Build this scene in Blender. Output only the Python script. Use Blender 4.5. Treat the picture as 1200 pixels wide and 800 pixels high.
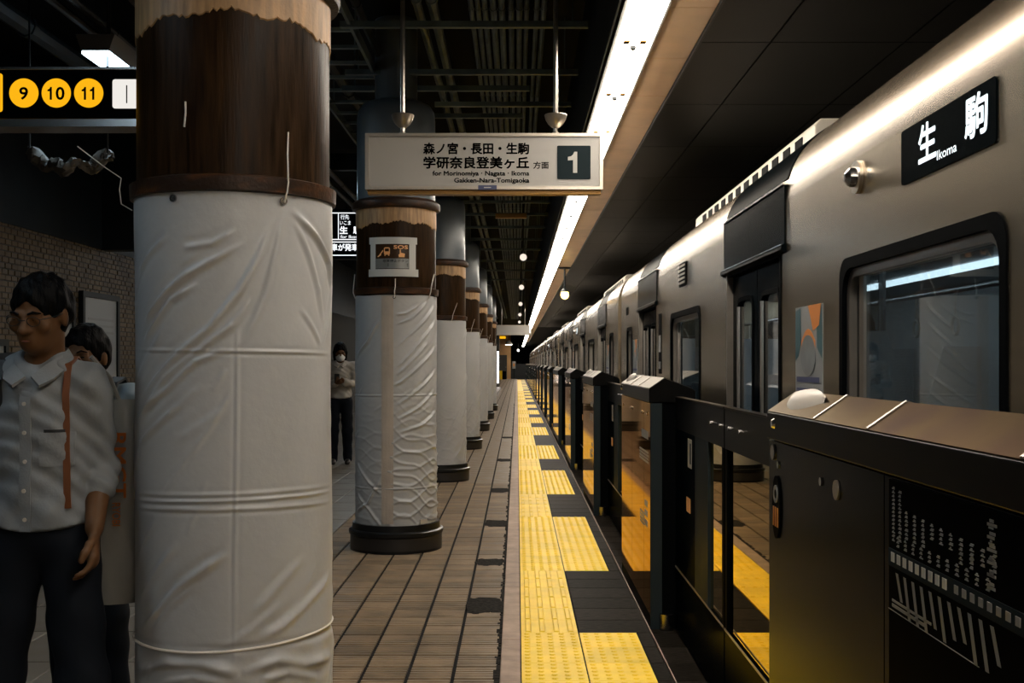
import bpy, bmesh, math, random
import numpy as np
from mathutils import Vector, Matrix

# ------------------------------------------------------------------ reset
for o in list(bpy.data.objects):
    bpy.data.objects.remove(o, do_unlink=True)
SC = bpy.context.scene
COL = SC.collection
PI = math.pi
random.seed(7)
RNG = np.random.default_rng(11)

# ------------------------------------------------------------------ camera
EYE = 1.41
cam_d = bpy.data.cameras.new('camera')
cam_d.sensor_width = 36.0
cam_d.lens = 40.0                    # 1333 px on a 1200 px frame
cam_d.shift_x = -6 / 1200.0
cam_d.shift_y = 25 / 1200.0
cam_d.clip_start = 0.05
cam_d.clip_end = 400
cam = bpy.data.objects.new('camera', cam_d)
COL.objects.link(cam)
cam.location = (0, 0, EYE)
cam.rotation_euler = (PI / 2, 0, 0)
SC.camera = cam

# ------------------------------------------------------------------ world, view
W = bpy.data.worlds.new('world')
SC.world = W
W.use_nodes = True
W.node_tree.nodes['Background'].inputs[0].default_value = (0.35, 0.5, 0.6, 1)
W.node_tree.nodes['Background'].inputs[1].default_value = 0.006
SC.view_settings.view_transform = 'Standard'
SC.view_settings.look = 'None'
SC.view_settings.exposure = 0.6
SC.view_settings.gamma = 1.0
SC.view_settings.use_curve_mapping = False
STRIP_E = 19.0                       # platform-edge fluorescent strip
STRIP_C = (1.0, 0.895, 0.76)
HALL_E = 12.0                        # fittings of the hall left of the columns
HALL_C = (0.66, 0.86, 1.0)
CABIN_E = 4.0                        # lamps inside the train

# ------------------------------------------------------------------ materials
MATS = {}
def _nodes(name):
    m = bpy.data.materials.new(name)
    m.use_nodes = True
    nt = m.node_tree
    for n in list(nt.nodes):
        nt.nodes.remove(n)
    out = nt.nodes.new('ShaderNodeOutputMaterial')
    MATS[name] = m
    return m, nt, out

def mat(name, col, rough=0.5, metal=0.0, spec=0.5, var=0.0, scale=4.0, stretch=(1, 1, 1),
        rnd=0.0, bump=0.0, bscale=60.0, bstretch=(1, 1, 1), rvar=0.0, coat=0.0, col2=None,
        tint=None, detail=5.0, contrast=(0.3, 0.7), ior=1.5):
    m, nt, out = _nodes(name)
    N, L = nt.nodes, nt.links
    b = N.new('ShaderNodeBsdfPrincipled')
    L.new(b.outputs[0], out.inputs[0])
    b.inputs['Base Color'].default_value = (*col, 1)
    b.inputs['Roughness'].default_value = rough
    b.inputs['Metallic'].default_value = metal
    b.inputs['Specular IOR Level'].default_value = spec
    b.inputs['Coat Weight'].default_value = coat
    b.inputs['IOR'].default_value = ior
    b.inputs['Coat Roughness'].default_value = 0.08
    if tint:
        b.inputs['Specular Tint'].default_value = (*tint, 1)
    geo = N.new('ShaderNodeNewGeometry')
    src = None
    def noise(sc, st, det):
        mp = N.new('ShaderNodeMapping'); mp.inputs['Scale'].default_value = st
        L.new(geo.outputs['Position'], mp.inputs[0])
        nz = N.new('ShaderNodeTexNoise'); nz.inputs['Scale'].default_value = sc
        nz.inputs['Detail'].default_value = det
        L.new(mp.outputs[0], nz.inputs['Vector'])
        return nz
    if var or col2:
        nz = noise(scale, stretch, detail)
        rp = N.new('ShaderNodeMapRange')
        rp.inputs[1].default_value, rp.inputs[2].default_value = contrast
        L.new(nz.outputs[0], rp.inputs[0])
        mx = N.new('ShaderNodeMix'); mx.data_type = 'RGBA'
        a = tuple(max(0, c * (1 - var)) for c in col)
        c2 = col2 if col2 else tuple(min(1, c * (1 + var)) for c in col)
        if col2: a = col
        mx.inputs[6].default_value = (*a, 1); mx.inputs[7].default_value = (*c2, 1)
        L.new(rp.outputs[0], mx.inputs[0])
        src = mx.outputs[2]
        if rvar:
            r2 = N.new('ShaderNodeMapRange')
            r2.inputs[3].default_value = max(0.02, rough - rvar); r2.inputs[4].default_value = rough + rvar
            L.new(rp.outputs[0], r2.inputs[0]); L.new(r2.outputs[0], b.inputs['Roughness'])
    if rnd:
        oi = N.new('ShaderNodeObjectInfo')
        r = N.new('ShaderNodeMapRange'); r.inputs[3].default_value = 1 - rnd; r.inputs[4].default_value = 1 + rnd
        L.new(oi.outputs['Random'], r.inputs[0])
        ml = N.new('ShaderNodeVectorMath'); ml.operation = 'SCALE'
        if src: L.new(src, ml.inputs[0])
        else: ml.inputs[0].default_value = col
        L.new(r.outputs[0], ml.inputs['Scale'])
        src = ml.outputs[0]
    if src: L.new(src, b.inputs['Base Color'])
    if bump:
        nz = noise(bscale, bstretch, 4.0)
        bp = N.new('ShaderNodeBump'); bp.inputs['Strength'].default_value = bump
        bp.inputs['Distance'].default_value = 0.01
        L.new(nz.outputs[0], bp.inputs['Height']); L.new(bp.outputs[0], b.inputs['Normal'])
    return m

def emat(name, col, e):
    m, nt, out = _nodes(name)
    n = nt.nodes.new('ShaderNodeEmission')
    n.inputs[0].default_value = (*col, 1); n.inputs[1].default_value = e
    nt.links.new(n.outputs[0], out.inputs[0])
    return m

def gmat(name, tint, rough=0.02, boost=1.0, ior=1.5, gcol=(1, 1, 1)):
    m, nt, out = _nodes(name)
    N, L = nt.nodes, nt.links
    t = N.new('ShaderNodeBsdfTransparent'); t.inputs[0].default_value = (*tint, 1)
    g = N.new('ShaderNodeBsdfGlossy'); g.inputs['Roughness'].default_value = rough; g.inputs['Color'].default_value = (*gcol, 1)
    lw = N.new('ShaderNodeLayerWeight'); lw.inputs[0].default_value = 0.5     # facing is the same on both sides of a pane
    pw = N.new('ShaderNodeMath'); pw.operation = 'POWER'; pw.inputs[1].default_value = 5.0
    f = N.new('ShaderNodeMath'); f.operation = 'MULTIPLY_ADD'; f.inputs[1].default_value = 0.96; f.inputs[2].default_value = ((ior - 1) / (ior + 1)) ** 2
    L.new(lw.outputs['Facing'], pw.inputs[0]); L.new(pw.outputs[0], f.inputs[0])
    mu = N.new('ShaderNodeMath'); mu.operation = 'MULTIPLY'; mu.inputs[1].default_value = boost; mu.use_clamp = True
    mx = N.new('ShaderNodeMixShader')
    L.new(f.outputs[0], mu.inputs[0]); L.new(mu.outputs[0], mx.inputs[0])
    L.new(t.outputs[0], mx.inputs[1]); L.new(g.outputs[0], mx.inputs[2]); L.new(mx.outputs[0], out.inputs[0])
    return m

mat('tarp', (0.40, 0.405, 0.41), 0.36, var=0.06, scale=3, bump=0.12, bscale=35)
mat('tape', (0.42, 0.36, 0.30), 0.5, var=0.1, scale=8, bump=0.1)
mat('brown_coat', (0.020, 0.0088, 0.0020), 0.36, ior=1.2, var=0.6, scale=9, stretch=(6, 6, 0.5), bump=0.12, bscale=40, bstretch=(4, 4, 0.4), rvar=0.08)
mat('cream_coat', (0.34, 0.20, 0.09), 0.5, var=0.4, scale=10, stretch=(5, 5, 0.5), bump=0.1)
mat('rust', (0.020, 0.009, 0.004), 0.42, ior=1.35, col2=(0.10, 0.035, 0.007), scale=9, stretch=(1, 1, 2.5), contrast=(0.5, 0.8), bump=0.25)
mat('dark_trim', (0.018, 0.016, 0.015), 0.4)
mat('col_grey', (0.10, 0.12, 0.135), 0.30, var=0.12, scale=4)
mat('black_rubber', (0.007, 0.0075, 0.008), 0.33, ior=1.35, var=0.3, scale=10)
mat('steel_band', (0.35, 0.34, 0.33), 0.25, 1.0)
mat('cord', (0.62, 0.58, 0.52), 0.7)
mat('floor_tile', (0.205, 0.148, 0.094), 0.40, ior=1.3, var=0.32, scale=7, rnd=0.24, bump=0.08, bscale=70, rvar=0.1)
mat('grout', (0.008, 0.008, 0.009), 0.85, ior=1.2, var=0.3, scale=30)
mat('hall_tile', (0.15, 0.135, 0.115), 0.4, ior=1.35, var=0.2, scale=5, rnd=0.12, rvar=0.08)
mat('dark_tile', (0.0165, 0.0135, 0.0105), 0.5, ior=1.05, var=0.8, scale=16, stretch=(1.2, 9, 1), rnd=0.3, bump=0.1)
mat('curb', (0.30, 0.20, 0.14), 0.6, var=0.25, scale=9, bump=0.2, bscale=40, rnd=0.12)
mat('yellow', (0.92, 0.60, 0.004), 0.5, spec=0.3, var=0.10, scale=6, rnd=0.06, col2=None)
mat('grime', (0.006, 0.006, 0.006), 0.7, ior=1.06, col2=(0.035, 0.03, 0.026), scale=45, bump=0.4)
mat('brick', (0.11, 0.075, 0.042), 0.5, ior=1.3, var=0.4, scale=3)
mat('mortar', (0.045, 0.04, 0.035), 0.8)
mat('black_paint', (0.008, 0.010, 0.011), 0.5, ior=1.3, var=0.4, scale=3)
mat('pipe_paint', (0.085, 0.115, 0.125), 0.45, ior=1.35, var=0.5, scale=4)
mat('pipe_dark', (0.016, 0.020, 0.022), 0.45, ior=1.3, var=0.5, scale=4)
mat('slab', (0.005, 0.006, 0.007), 0.8, ior=1.2, var=0.4, scale=2)
mat('tan_panel', (0.60, 0.39, 0.22), 0.35, var=0.12, scale=3, rnd=0.06)
mat('dark_panel', (0.0105, 0.0112, 0.0102), 0.45, ior=1.15, var=0.2, scale=2, rnd=0.15)
mat('fixture', (0.10, 0.095, 0.09), 0.5)
mat('brass', (0.30, 0.16, 0.045), 0.4, 0.6)
emat('strip_glow', STRIP_C, STRIP_E)
emat('hall_glow', HALL_C, HALL_E)
emat('cabin_glow', (0.85, 0.95, 1.0), CABIN_E)
emat('bulb_glow', (1.0, 0.62, 0.16), 6.0)
emat('white_glow', (1.0, 0.95, 0.9), 5.0)
emat('spot_glow', (1.0, 0.85, 0.7), 0.7)
emat('sign_white', (1.0, 0.96, 0.9), 0.58)
emat('sign_yellow', (1.0, 0.48, 0.008), 0.66)
emat('led', (0.85, 0.97, 1.0), 1.3)
emat('lcd', (0.92, 0.96, 1.0), 0.9)
mat('steel', (0.345, 0.285, 0.20), 0.27, 0.94, var=0.10, scale=3, stretch=(1, 0.12, 9), detail=3)
mat('steel_roof', (0.22, 0.17, 0.115), 0.23, 0.94, var=0.05, scale=3, stretch=(1, 0.15, 6), detail=2)
mat('ac_white', (0.75, 0.68, 0.58), 0.45, var=0.06, scale=5)
mat('gloss_black', (0.0016, 0.0030, 0.0038), 0.20, ior=1.03)
mat('band_black', (0.0016, 0.0030, 0.0038), 0.25, ior=1.02)
mat('door_black', (0.0016, 0.0030, 0.0038), 0.25, ior=1.04)
mat('chrome', (0.62, 0.60, 0.58), 0.18, 1.0)
mat('satin', (0.42, 0.38, 0.33), 0.28, 0.9, var=0.1, scale=8)
mat('gasket', (0.0025, 0.003, 0.0035), 0.4, ior=1.03)
gmat('train_glass', (0.78, 0.83, 0.86), 0.02, 0.8, ior=1.5)
gmat('window_glass', (0.42, 0.47, 0.49), 0.02, 1.1)
gmat('gate_glass', (0.35, 0.36, 0.37), 0.015, 2.2, gcol=(1.0, 0.80, 0.48))
mat('gate_face', (0.08, 0.060, 0.040), 0.045, metal=1.0, tint=(1.0, 0.54, 0.16))
mat('gate_face_satin', (0.0045, 0.0047, 0.0045), 0.22, ior=1.12)
mat('gate_body', (0.002, 0.0025, 0.003), 0.4, ior=1.05)
mat('gate_post', (0.021, 0.029, 0.034), 0.35, ior=1.08)
mat('gate_cap', (0.050, 0.042, 0.034), 0.28, 0.9, var=0.35, scale=5, tint=(0.38, 0.35, 0.31))
mat('gate_cap_dark', (0.005, 0.005, 0.005), 0.30, ior=1.12)
mat('white_plastic', (0.42, 0.38, 0.33), 0.4)
mat('white_paint', (0.50, 0.50, 0.48), 0.5)
mat('grey_print', (0.22, 0.225, 0.225), 0.5)
mat('map_board', (0.0022, 0.0026, 0.003), 0.3, ior=1.02)
mat('map_band', (0.020, 0.027, 0.032), 0.3, ior=1.03)
mat('sign_panel', (0.40, 0.385, 0.36), 0.30, var=0.03, scale=3)
mat('sign_frame', (0.50, 0.45, 0.38), 0.3, 0.7)
mat('sign_ink', (0.004, 0.005, 0.006), 0.5, ior=1.1)
mat('sign_slate', (0.012, 0.021, 0.025), 0.4, ior=1.15)
mat('sticker_blue', (0.05, 0.06, 0.14), 0.5)
mat('sos_brown', (0.035, 0.016, 0.006), 0.25)
mat('sos_silver', (0.30, 0.31, 0.31), 0.25, 0.5)
mat('sos_orange', (0.85, 0.42, 0.16), 0.5)
mat('poster_white', (0.24, 0.25, 0.255), 0.4)
mat('poster_grey', (0.16, 0.18, 0.19), 0.3, var=0.3, scale=6)
mat('poster_orange', (0.60, 0.20, 0.03), 0.4)
mat('poster_teal', (0.03, 0.09, 0.11), 0.4)
mat('wall_tan', (0.55, 0.32, 0.14), 0.6, var=0.15, scale=1)
mat('wall_dark', (0.02, 0.022, 0.023), 0.8)
mat('far_door', (0.035, 0.033, 0.030), 0.45)
mat('trackbed', (0.02, 0.019, 0.018), 0.9, var=0.3, scale=6)
mat('skin', (0.105, 0.050, 0.021), 0.5, ior=1.3, var=0.1, scale=20)
mat('hair', (0.0022, 0.0022, 0.0026), 0.5, ior=1.15, bump=0.5, bscale=120, bstretch=(1, 1, 0.2))
mat('shirt', (0.17, 0.183, 0.195), 0.7, bump=0.1, bscale=120)
mat('shirt_blue', (0.17, 0.22, 0.26), 0.7)
mat('shirt_cream', (0.32, 0.30, 0.27), 0.7)
mat('trousers', (0.006, 0.008, 0.012), 0.8, ior=1.2)
mat('shoe', (0.012, 0.010, 0.009), 0.35)
mat('leather', (0.14, 0.045, 0.012), 0.5)
mat('strap_black', (0.008, 0.009, 0.011), 0.6)
mat('bag_white', (0.24, 0.23, 0.21), 0.35, var=0.06, scale=5, bump=0.2, bscale=20)
mat('bag_orange', (0.62, 0.17, 0.02), 0.45)
mat('eye', (0.02, 0.016, 0.013), 0.2)
mat('lip', (0.22, 0.08, 0.05), 0.5)
mat('mask', (0.62, 0.64, 0.66), 0.7)
mat('seat_cloth', (0.04, 0.08, 0.06), 0.8)
mat('cabin_wall', (0.42, 0.44, 0.45), 0.5)
mat('insul', (0.07, 0.06, 0.048), 0.6, var=0.5, scale=12, bump=0.5, bscale=25)
mat('rail', (0.2, 0.15, 0.12), 0.5, 0.8)
M = MATS

# ------------------------------------------------------------------ mesh helpers
class MB:
    def __init__(s):
        s.v = []; s.f = []
    def add(s, vs, fs):
        o = len(s.v); s.v.extend([tuple(p) for p in vs]); s.f.extend([tuple(i + o for i in f) for f in fs])
        return s
    def box(s, x0, x1, y0, y1, z0, z1):
        return s.add([(x0, y0, z0), (x1, y0, z0), (x1, y1, z0), (x0, y1, z0), (x0, y0, z1), (x1, y0, z1), (x1, y1, z1), (x0, y1, z1)],
                     [(0, 3, 2, 1), (4, 5, 6, 7), (0, 1, 5, 4), (1, 2, 6, 5), (2, 3, 7, 6), (3, 0, 4, 7)])
    def prism(s, pts, y0, y1):
        """pts: (x, z) outline extruded along Y"""
        n = len(pts)
        vs = [(x, y0, z) for x, z in pts] + [(x, y1, z) for x, z in pts]
        fs = [tuple(range(n)), tuple(range(2 * n - 1, n - 1, -1))]
        for i in range(n):
            j = (i + 1) % n
            fs.append((j, i, n + i, n + j))
        return s.add(vs, fs)
    def slab(s, pts, x0, x1):
        """pts: (y, z) outline extruded along X"""
        n = len(pts)
        vs = [(x0, y, z) for y, z in pts] + [(x1, y, z) for y, z in pts]
        fs = [tuple(range(n)), tuple(range(2 * n - 1, n - 1, -1))]
        for i in range(n):
            j = (i + 1) % n
            fs.append((j, i, n + i, n + j))
        return s.add(vs, fs)
    def plate(s, pts, y0, y1):
        return s.prism(pts, y0, y1)
    def lathe(s, prof, n=32, c=(0, 0, 0), cap=True):
        """prof: (r, z) bottom to top about the Z axis"""
        vs = []; fs = []
        for r, z in prof:
            for k in range(n):
                a = 2 * PI * k / n
                vs.append((c[0] + r * math.cos(a), c[1] + r * math.sin(a), c[2] + z))
        for i in range(len(prof) - 1):
            for k in range(n):
                k2 = (k + 1) % n
                fs.append((i * n + k, i * n + k2, (i + 1) * n + k2, (i + 1) * n + k))
        if cap:
            fs.append(tuple(range(n - 1, -1, -1)))
            fs.append(tuple(range((len(prof) - 1) * n, len(prof) * n)))
        return s.add(vs, fs)
    def tube(s, path, r, n=8, cap=True):
        P = [Vector(p) for p in path]
        rs = r if isinstance(r, (list, tuple)) else [r] * len(P)
        vs = []; fs = []; up = None
        for i, p in enumerate(P):
            t = (P[min(i + 1, len(P) - 1)] - P[max(i - 1, 0)]).normalized()
            if up is None:
                up = Vector((0, 0, 1)) if abs(t.z) < 0.9 else Vector((1, 0, 0))
            a = t.cross(up).normalized(); b = a.cross(t).normalized(); up = b
            for k in range(n):
                w = 2 * PI * k / n
                vs.append(p + (a * math.cos(w) + b * math.sin(w)) * rs[i])
        for i in range(len(P) - 1):
            for k in range(n):
                k2 = (k + 1) % n
                fs.append((i * n + k, i * n + k2, (i + 1) * n + k2, (i + 1) * n + k))
        if cap:
            fs.append(tuple(range(n - 1, -1, -1))); fs.append(tuple(range((len(P) - 1) * n, len(P) * n)))
        return s.add(vs, fs)
    def ribbon(s, path, wdir, w, t):
        """flat strap: path points, per-point width direction"""
        P = [Vector(p) for p in path]; vs = []; fs = []
        for i, p in enumerate(P):
            tg = (P[min(i + 1, len(P) - 1)] - P[max(i - 1, 0)]).normalized()
            d = Vector(wdir[i] if isinstance(wdir[0], (tuple, list, Vector)) else wdir)
            d = (d - tg * d.dot(tg)).normalized(); nrm = tg.cross(d).normalized()
            for a, b in ((-1, -1), (1, -1), (1, 1), (-1, 1)):
                vs.append(p + d * (w / 2 * a) + nrm * (t / 2 * b))
        for i in range(len(P) - 1):
            for k in range(4):
                k2 = (k + 1) % 4
                fs.append((i * 4 + k, i * 4 + k2, i * 4 + 4 + k2, i * 4 + 4 + k))
        fs.append((3, 2, 1, 0)); n = len(P) * 4; fs.append((n - 4, n - 3, n - 2, n - 1))
        return s.add(vs, fs)
    def map(s, fn):
        s.v = [tuple(fn(*p)) for p in s.v]; return s
    def mesh(s, name, m, smooth=True, angle=35):
        me = bpy.data.meshes.new(name)
        me.from_pydata(s.v, [], s.f)
        bm = bmesh.new(); bm.from_mesh(me)
        bmesh.ops.recalc_face_normals(bm, faces=bm.faces)
        bm.to_mesh(me); bm.free()
        if m: me.materials.append(M[m])
        if smooth:
            me.polygons.foreach_set('use_smooth', [True] * len(me.polygons))
            me.set_sharp_from_angle(angle=math.radians(angle))
        return me
    def build(s, name, m, parent=None, bev=0.0, **k):
        return obj(name, s.mesh(name, m, **k), parent, bev)

def obj(name, me, parent=None, bev=0.0, loc=None):
    o = bpy.data.objects.new(name, me)
    COL.objects.link(o)
    if parent: o.parent = parent
    if loc: o.location = loc
    if bev:
        b = o.modifiers.new('bevel', 'BEVEL'); b.width = bev; b.segments = 2; b.limit_method = 'ANGLE'
    return o

def tag(o, label=None, cat=None, group=None, kind=None):
    if label: o['label'] = label
    if cat: o['category'] = cat
    if group: o['group'] = group
    if kind: o['kind'] = kind
    return o

def thing(name, label, cat, loc=(0, 0, 0), rz=0, group=None):
    o = bpy.data.objects.new(name, None); COL.objects.link(o)
    o.empty_display_size = 0.1
    o.location = loc; o.rotation_euler = (0, 0, rz)
    return tag(o, label, cat, group)

def copy_tree(o, parent=None):
    c = o.copy(); COL.objects.link(c)
    if parent: c.parent = parent
    for ch in CH.get(o.name, []):
        copy_tree(ch, c)
    return c
CH = {}
def index_children():
    CH.clear()
    for o in bpy.data.objects:
        if o.parent: CH.setdefault(o.parent.name, []).append(o)

def np_mesh(name, V, F, m, smooth=True):
    me = bpy.data.meshes.new(name)
    V = np.asarray(V, dtype=np.float32); F = np.asarray(F, dtype=np.int32)
    n = F.shape[1]
    me.vertices.add(len(V)); me.vertices.foreach_set('co', V.ravel())
    me.loops.add(F.size); me.loops.foreach_set('vertex_index', F.ravel())
    me.polygons.add(len(F)); me.polygons.foreach_set('loop_start', np.arange(0, F.size, n, dtype=np.int32))
    me.polygons.foreach_set('use_smooth', np.full(len(F), smooth))
    me.update(calc_edges=True); me.validate()
    if m: me.materials.append(M[m])
    return me

def rrect(x0, x1, z0, z1, r, n=5):
    pts = []
    for cx, cz, a0 in ((x1 - r, z0 + r, -90), (x1 - r, z1 - r, 0), (x0 + r, z1 - r, 90), (x0 + r, z0 + r, 180)):
        for k in range(n + 1):
            a = math.radians(a0 + 90 * k / n)
            pts.append((cx + r * math.cos(a), cz + r * math.sin(a)))
    return pts

def ring_slab(mb, outer, inner, x0, x1):
    """frame between two outlines of equal count in (y, z), extruded along X"""
    n = len(outer); vs = []
    for x in (x0, x1):
        vs += [(x, y, z) for y, z in outer] + [(x, y, z) for y, z in inner]
    fs = []
    for i in range(n):
        j = (i + 1) % n
        fs.append((i, j, n + j, n + i)); fs.append((2 * n + j, 2 * n + i, 3 * n + i, 3 * n + j))
        fs.append((j, i, 2 * n + i, 2 * n + j)); fs.append((n + i, n + j, 3 * n + j, 3 * n + i))
    return mb.add(vs, fs)

# text -> flat mesh data fitted into a box (x right, z up)
_tc = {}
def glyphs(s, bold=0.0):
    key = (s, bold)
    if key in _tc: return _tc[key]
    cu = bpy.data.curves.new('t', 'FONT'); cu.body = s; cu.size = 1.0; cu.offset = bold; cu.resolution_u = 3
    cu.extrude = 0.0
    o = bpy.data.objects.new('t', cu); COL.objects.link(o)
    dg = bpy.context.evaluated_depsgraph_get(); dg.update()
    me = bpy.data.meshes.new_from_object(o.evaluated_get(dg))
    V = [(v.co.x, v.co.y) for v in me.vertices]; F = [tuple(p.vertices) for p in me.polygons]
    bpy.data.objects.remove(o, do_unlink=True); bpy.data.curves.remove(cu); bpy.data.meshes.remove(me)
    _tc[key] = (V, F)
    return V, F

def text(mb, s, x0, x1, z0, z1, y, bold=0.0):
    """lettering fitted into a box; bold strokes are struck several times a hair apart"""
    V, F = glyphs(s, 0.0)
    if not V: return mb
    xs = [a for a, b in V]; zs = [b for a, b in V]
    ax, bx, az, bz = min(xs), max(xs), min(zs), max(zs)
    w = bold * 0.55 * (z1 - z0)
    x0 += w; x1 -= w; z0 += w; z1 -= w
    sx = (x1 - x0) / max(1e-6, bx - ax); sz = (z1 - z0) / max(1e-6, bz - az)
    for dx, dz in (((0, 0), (w, 0), (-w, 0), (0, w), (0, -w), (w * .7, w * .7), (-w * .7, w * .7), (w * .7, -w * .7), (-w * .7, -w * .7)) if bold else ((0, 0),)):
        mb.add([(x0 + (a - ax) * sx + dx, y, z0 + (b - az) * sz + dz) for a, b in V], F)
    return mb

# ------------------------------------------------------------------ THE PLATFORM FLOOR
Y0, Y1 = -5.0, 100.0
floor = tag(MB().box(-5.2, 1.08, Y0, Y1, -0.5, -0.012).build('floor', 'grout'), 'dark bedding of the tiled platform floor under all the tiles', 'floor', kind='structure')
OPEN = [4.60]                                       # gate opening centres, four to a carriage
for c in (9.07, 13.57, 18.07):
    OPEN.append(c)
base = 23.57
while base < 98:
    for k in range(4):
        OPEN.append(base + 4.5 * k)
    base += 19.0
OPEN = [-14.4, -9.9, -5.4, -0.90] + OPEN
OPEN = [c for c in OPEN if -6 < c < 98]

# ribbed beige tiles, 7 columns
TP = 0.2057
def ribbed_tile():
    w, g = TP - 0.018, 5
    prof = []                                        # (y, z)
    n = 5
    y = 0.0; p = (TP - 0.016) / n
    for k in range(n):
        prof += [(y + 0.007, -0.0055), (y + 0.012, 0.001), (y + p - 0.006, 0.001), (y + p - 0.001, -0.0055)]
        y += p
    pts = [(0, -0.011)] + [(0, -0.003)] + prof + [(TP - 0.016, -0.003), (TP - 0.016, -0.011)]
    m = MB()
    n2 = len(pts)
    vs = [(0, a, b) for a, b in pts] + [(w, a, b) for a, b in pts]
    fs = [(i, n2 + i, n2 + i + 1, i + 1) for i in range(n2 - 1)]
    fs += [tuple(range(n2)), tuple(range(2 * n2 - 1, n2 - 1, -1))]
    return m.add(vs, fs)
rt = ribbed_tile().mesh('floor_tile', 'floor_tile', smooth=False)
def flat_tile(name, w, l, m, h=0.011):
    b = 0.003
    mb = MB()
    mb.add([(0, 0, -h), (w, 0, -h), (w, l, -h), (0, l, -h), (b, b, 0), (w - b, b, 0), (w - b, l - b, 0), (b, l - b, 0), (0, 0, -b), (w, 0, -b), (w, l, -b), (0, l, -b)],
           [(4, 5, 6, 7), (0, 1, 9, 8), (1, 2, 10, 9), (2, 3, 11, 10), (3, 0, 8, 11), (8, 9, 5, 4), (9, 10, 6, 5), (10, 11, 7, 6), (11, 8, 4, 7)])
    return mb.mesh(name, m, smooth=False)
stuff = MB(); nearstuff = MB()
ny = int((Y1 - Y0) / TP)
for r in range(ny):
    y = Y0 + r * TP
    for c in range(7):
        x = -0.08 - (c + 1) * TP + 0.005
        if 4.6 < y < 13.2:
            o = obj('floor_tile', rt, floor, loc=(x, y, 0))
        else:
            tgt = stuff
            w, l = TP - 0.018, TP - 0.016
            tgt.add([(x, y, 0), (x + w, y, 0), (x + w, y + l, 0), (x, y + l, 0), (x, y, -0.011), (x + w, y, -0.011), (x + w, y + l, -0.011), (x, y + l, -0.011)],
                    [(0, 1, 2, 3), (4, 5, 1, 0), (6, 7, 3, 2)])
tag(stuff.build('far_floor_tiles', 'floor_tile', floor, smooth=False), 'beige ribbed floor tiles beyond the nearer rows', kind='stuff')
# dark worn patches beside the curb
for k, (yy, L_) in enumerate(((6.62, 0.44), (8.05, 0.3), (10.0, 0.42), (12.6, 0.45), (16.5, 0.5), (21.5, 0.5))):
    m = MB(); n = 22; rr = random.Random(k)
    pts = []
    for q in range(n):
        a = 2 * PI * q / n
        cx, sx = math.cos(a), math.sin(a)
        e = 0.5
        px = 0.105 * math.copysign(abs(cx) ** e, cx) * rr.uniform(.82, 1.08); py = L_ / 2 * math.copysign(abs(sx) ** e, sx) * rr.uniform(.82, 1.08)
        pts.append((-0.19 + px, yy + py))
    m.add([(x, y, 0.0016) for x, y in pts] + [(x, y, -0.004) for x, y in pts],
          [tuple(range(n))] + [(i, (i + 1) % n, n + (i + 1) % n, n + i) for i in range(n)])
    m.build('floor_patch', 'grime', floor, smooth=False)
# uneven dark joint along the curb
m = MB(); rr = random.Random(5); y = Y0
while y < 40:
    l = rr.uniform(.03, .10)
    w = rr.uniform(.006, .028)
    m.box(-0.082 - w, -0.079, y, y + l, -0.01, 0.0014); y += l
    if rr.random() < .5: y += rr.uniform(0.0, .03)
tag(m.build('curb_joint', 'grime', floor, smooth=False), kind='stuff')
# concrete curb stones
cm = {}
for k in range(int((Y1 - Y0) / 1.35)):
    y = Y0 + k * 1.35
    if 'c' not in cm: cm['c'] = flat_tile('curb_stone', 0.094, 1.346, 'curb', 0.02)
    obj('curb_stone', cm['c'], floor, loc=(-0.078, y, 0.001))
# tactile tiles
def tactile(kind):
    mb = MB(); w = 0.297; h = 0.011
    mb.add([(0, 0, -h), (w, 0, -h), (w, w, -h), (0, w, -h), (0, 0, 0), (w, 0, 0), (w, w, 0), (0, w, 0)],
           [(4, 5, 6, 7), (0, 1, 5, 4), (1, 2, 6, 5), (2, 3, 7, 6), (3, 0, 4, 7)])
    if kind == 'dots':
        for i in range(5):
            for j in range(5):
                cx, cy = 0.0295 + i * 0.0595, 0.0295 + j * 0.0595
                vs = [(cx + r * math.cos(a), cy + r * math.sin(a), z) for r, z in ((0.0165, 0), (0.0095, 0.005)) for a in [PI / 3 * q for q in range(6)]]
                mb.add(vs, [(6, 7, 8, 9, 10, 11)] + [(q, (q + 1) % 6, 6 + (q + 1) % 6, 6 + q) for q in range(6)])
    else:
        for i in range(4):
            cx = 0.0375 + i * 0.0745
            a, b, e = 0.0165, 0.010, 0.012
            vs = [(cx - a, e, 0), (cx + a, e, 0), (cx + a, w - e, 0), (cx - a, w - e, 0), (cx - b, e + .007, .005), (cx + b, e + .007, .005), (cx + b, w - e - .007, .005), (cx - b, w - e - .007, .005)]
            mb.add(vs, [(4, 5, 6, 7), (0, 1, 5, 4), (1, 2, 6, 5), (2, 3, 7, 6), (3, 0, 4, 7)])
    return mb.mesh('tactile_tile', 'yellow', smooth=False)
TD, TB = tactile('dots'), tactile('bars')
dk_full = flat_tile('paving_slab', 0.372, 0.296, 'dark_tile')
dk_thin = flat_tile('paving_slab', 0.070, 0.296, 'dark_tile')
dk_back = flat_tile('paving_slab', 0.370, 0.296, 'dark_tile')
far_t = MB(); far_d = MB()
ntac = 0
def put(me, name, x, y, sy, far):
    if y > 56:
        (far_t if name == 'tactile_tile' else far_d).box(x, x + (0.297 if me in (TD, TB) else me.vertices[1].co.x), y, y + .296 * sy, -.011, 0.002 if name == 'tactile_tile' else 0)
        return
    o = obj(name, me, floor, loc=(x, y, 0))
    if abs(sy - 1) > 1e-3: o.scale = (1, sy, 1)
oc = [c for c in OPEN if c > -2]
rows = []
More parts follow.
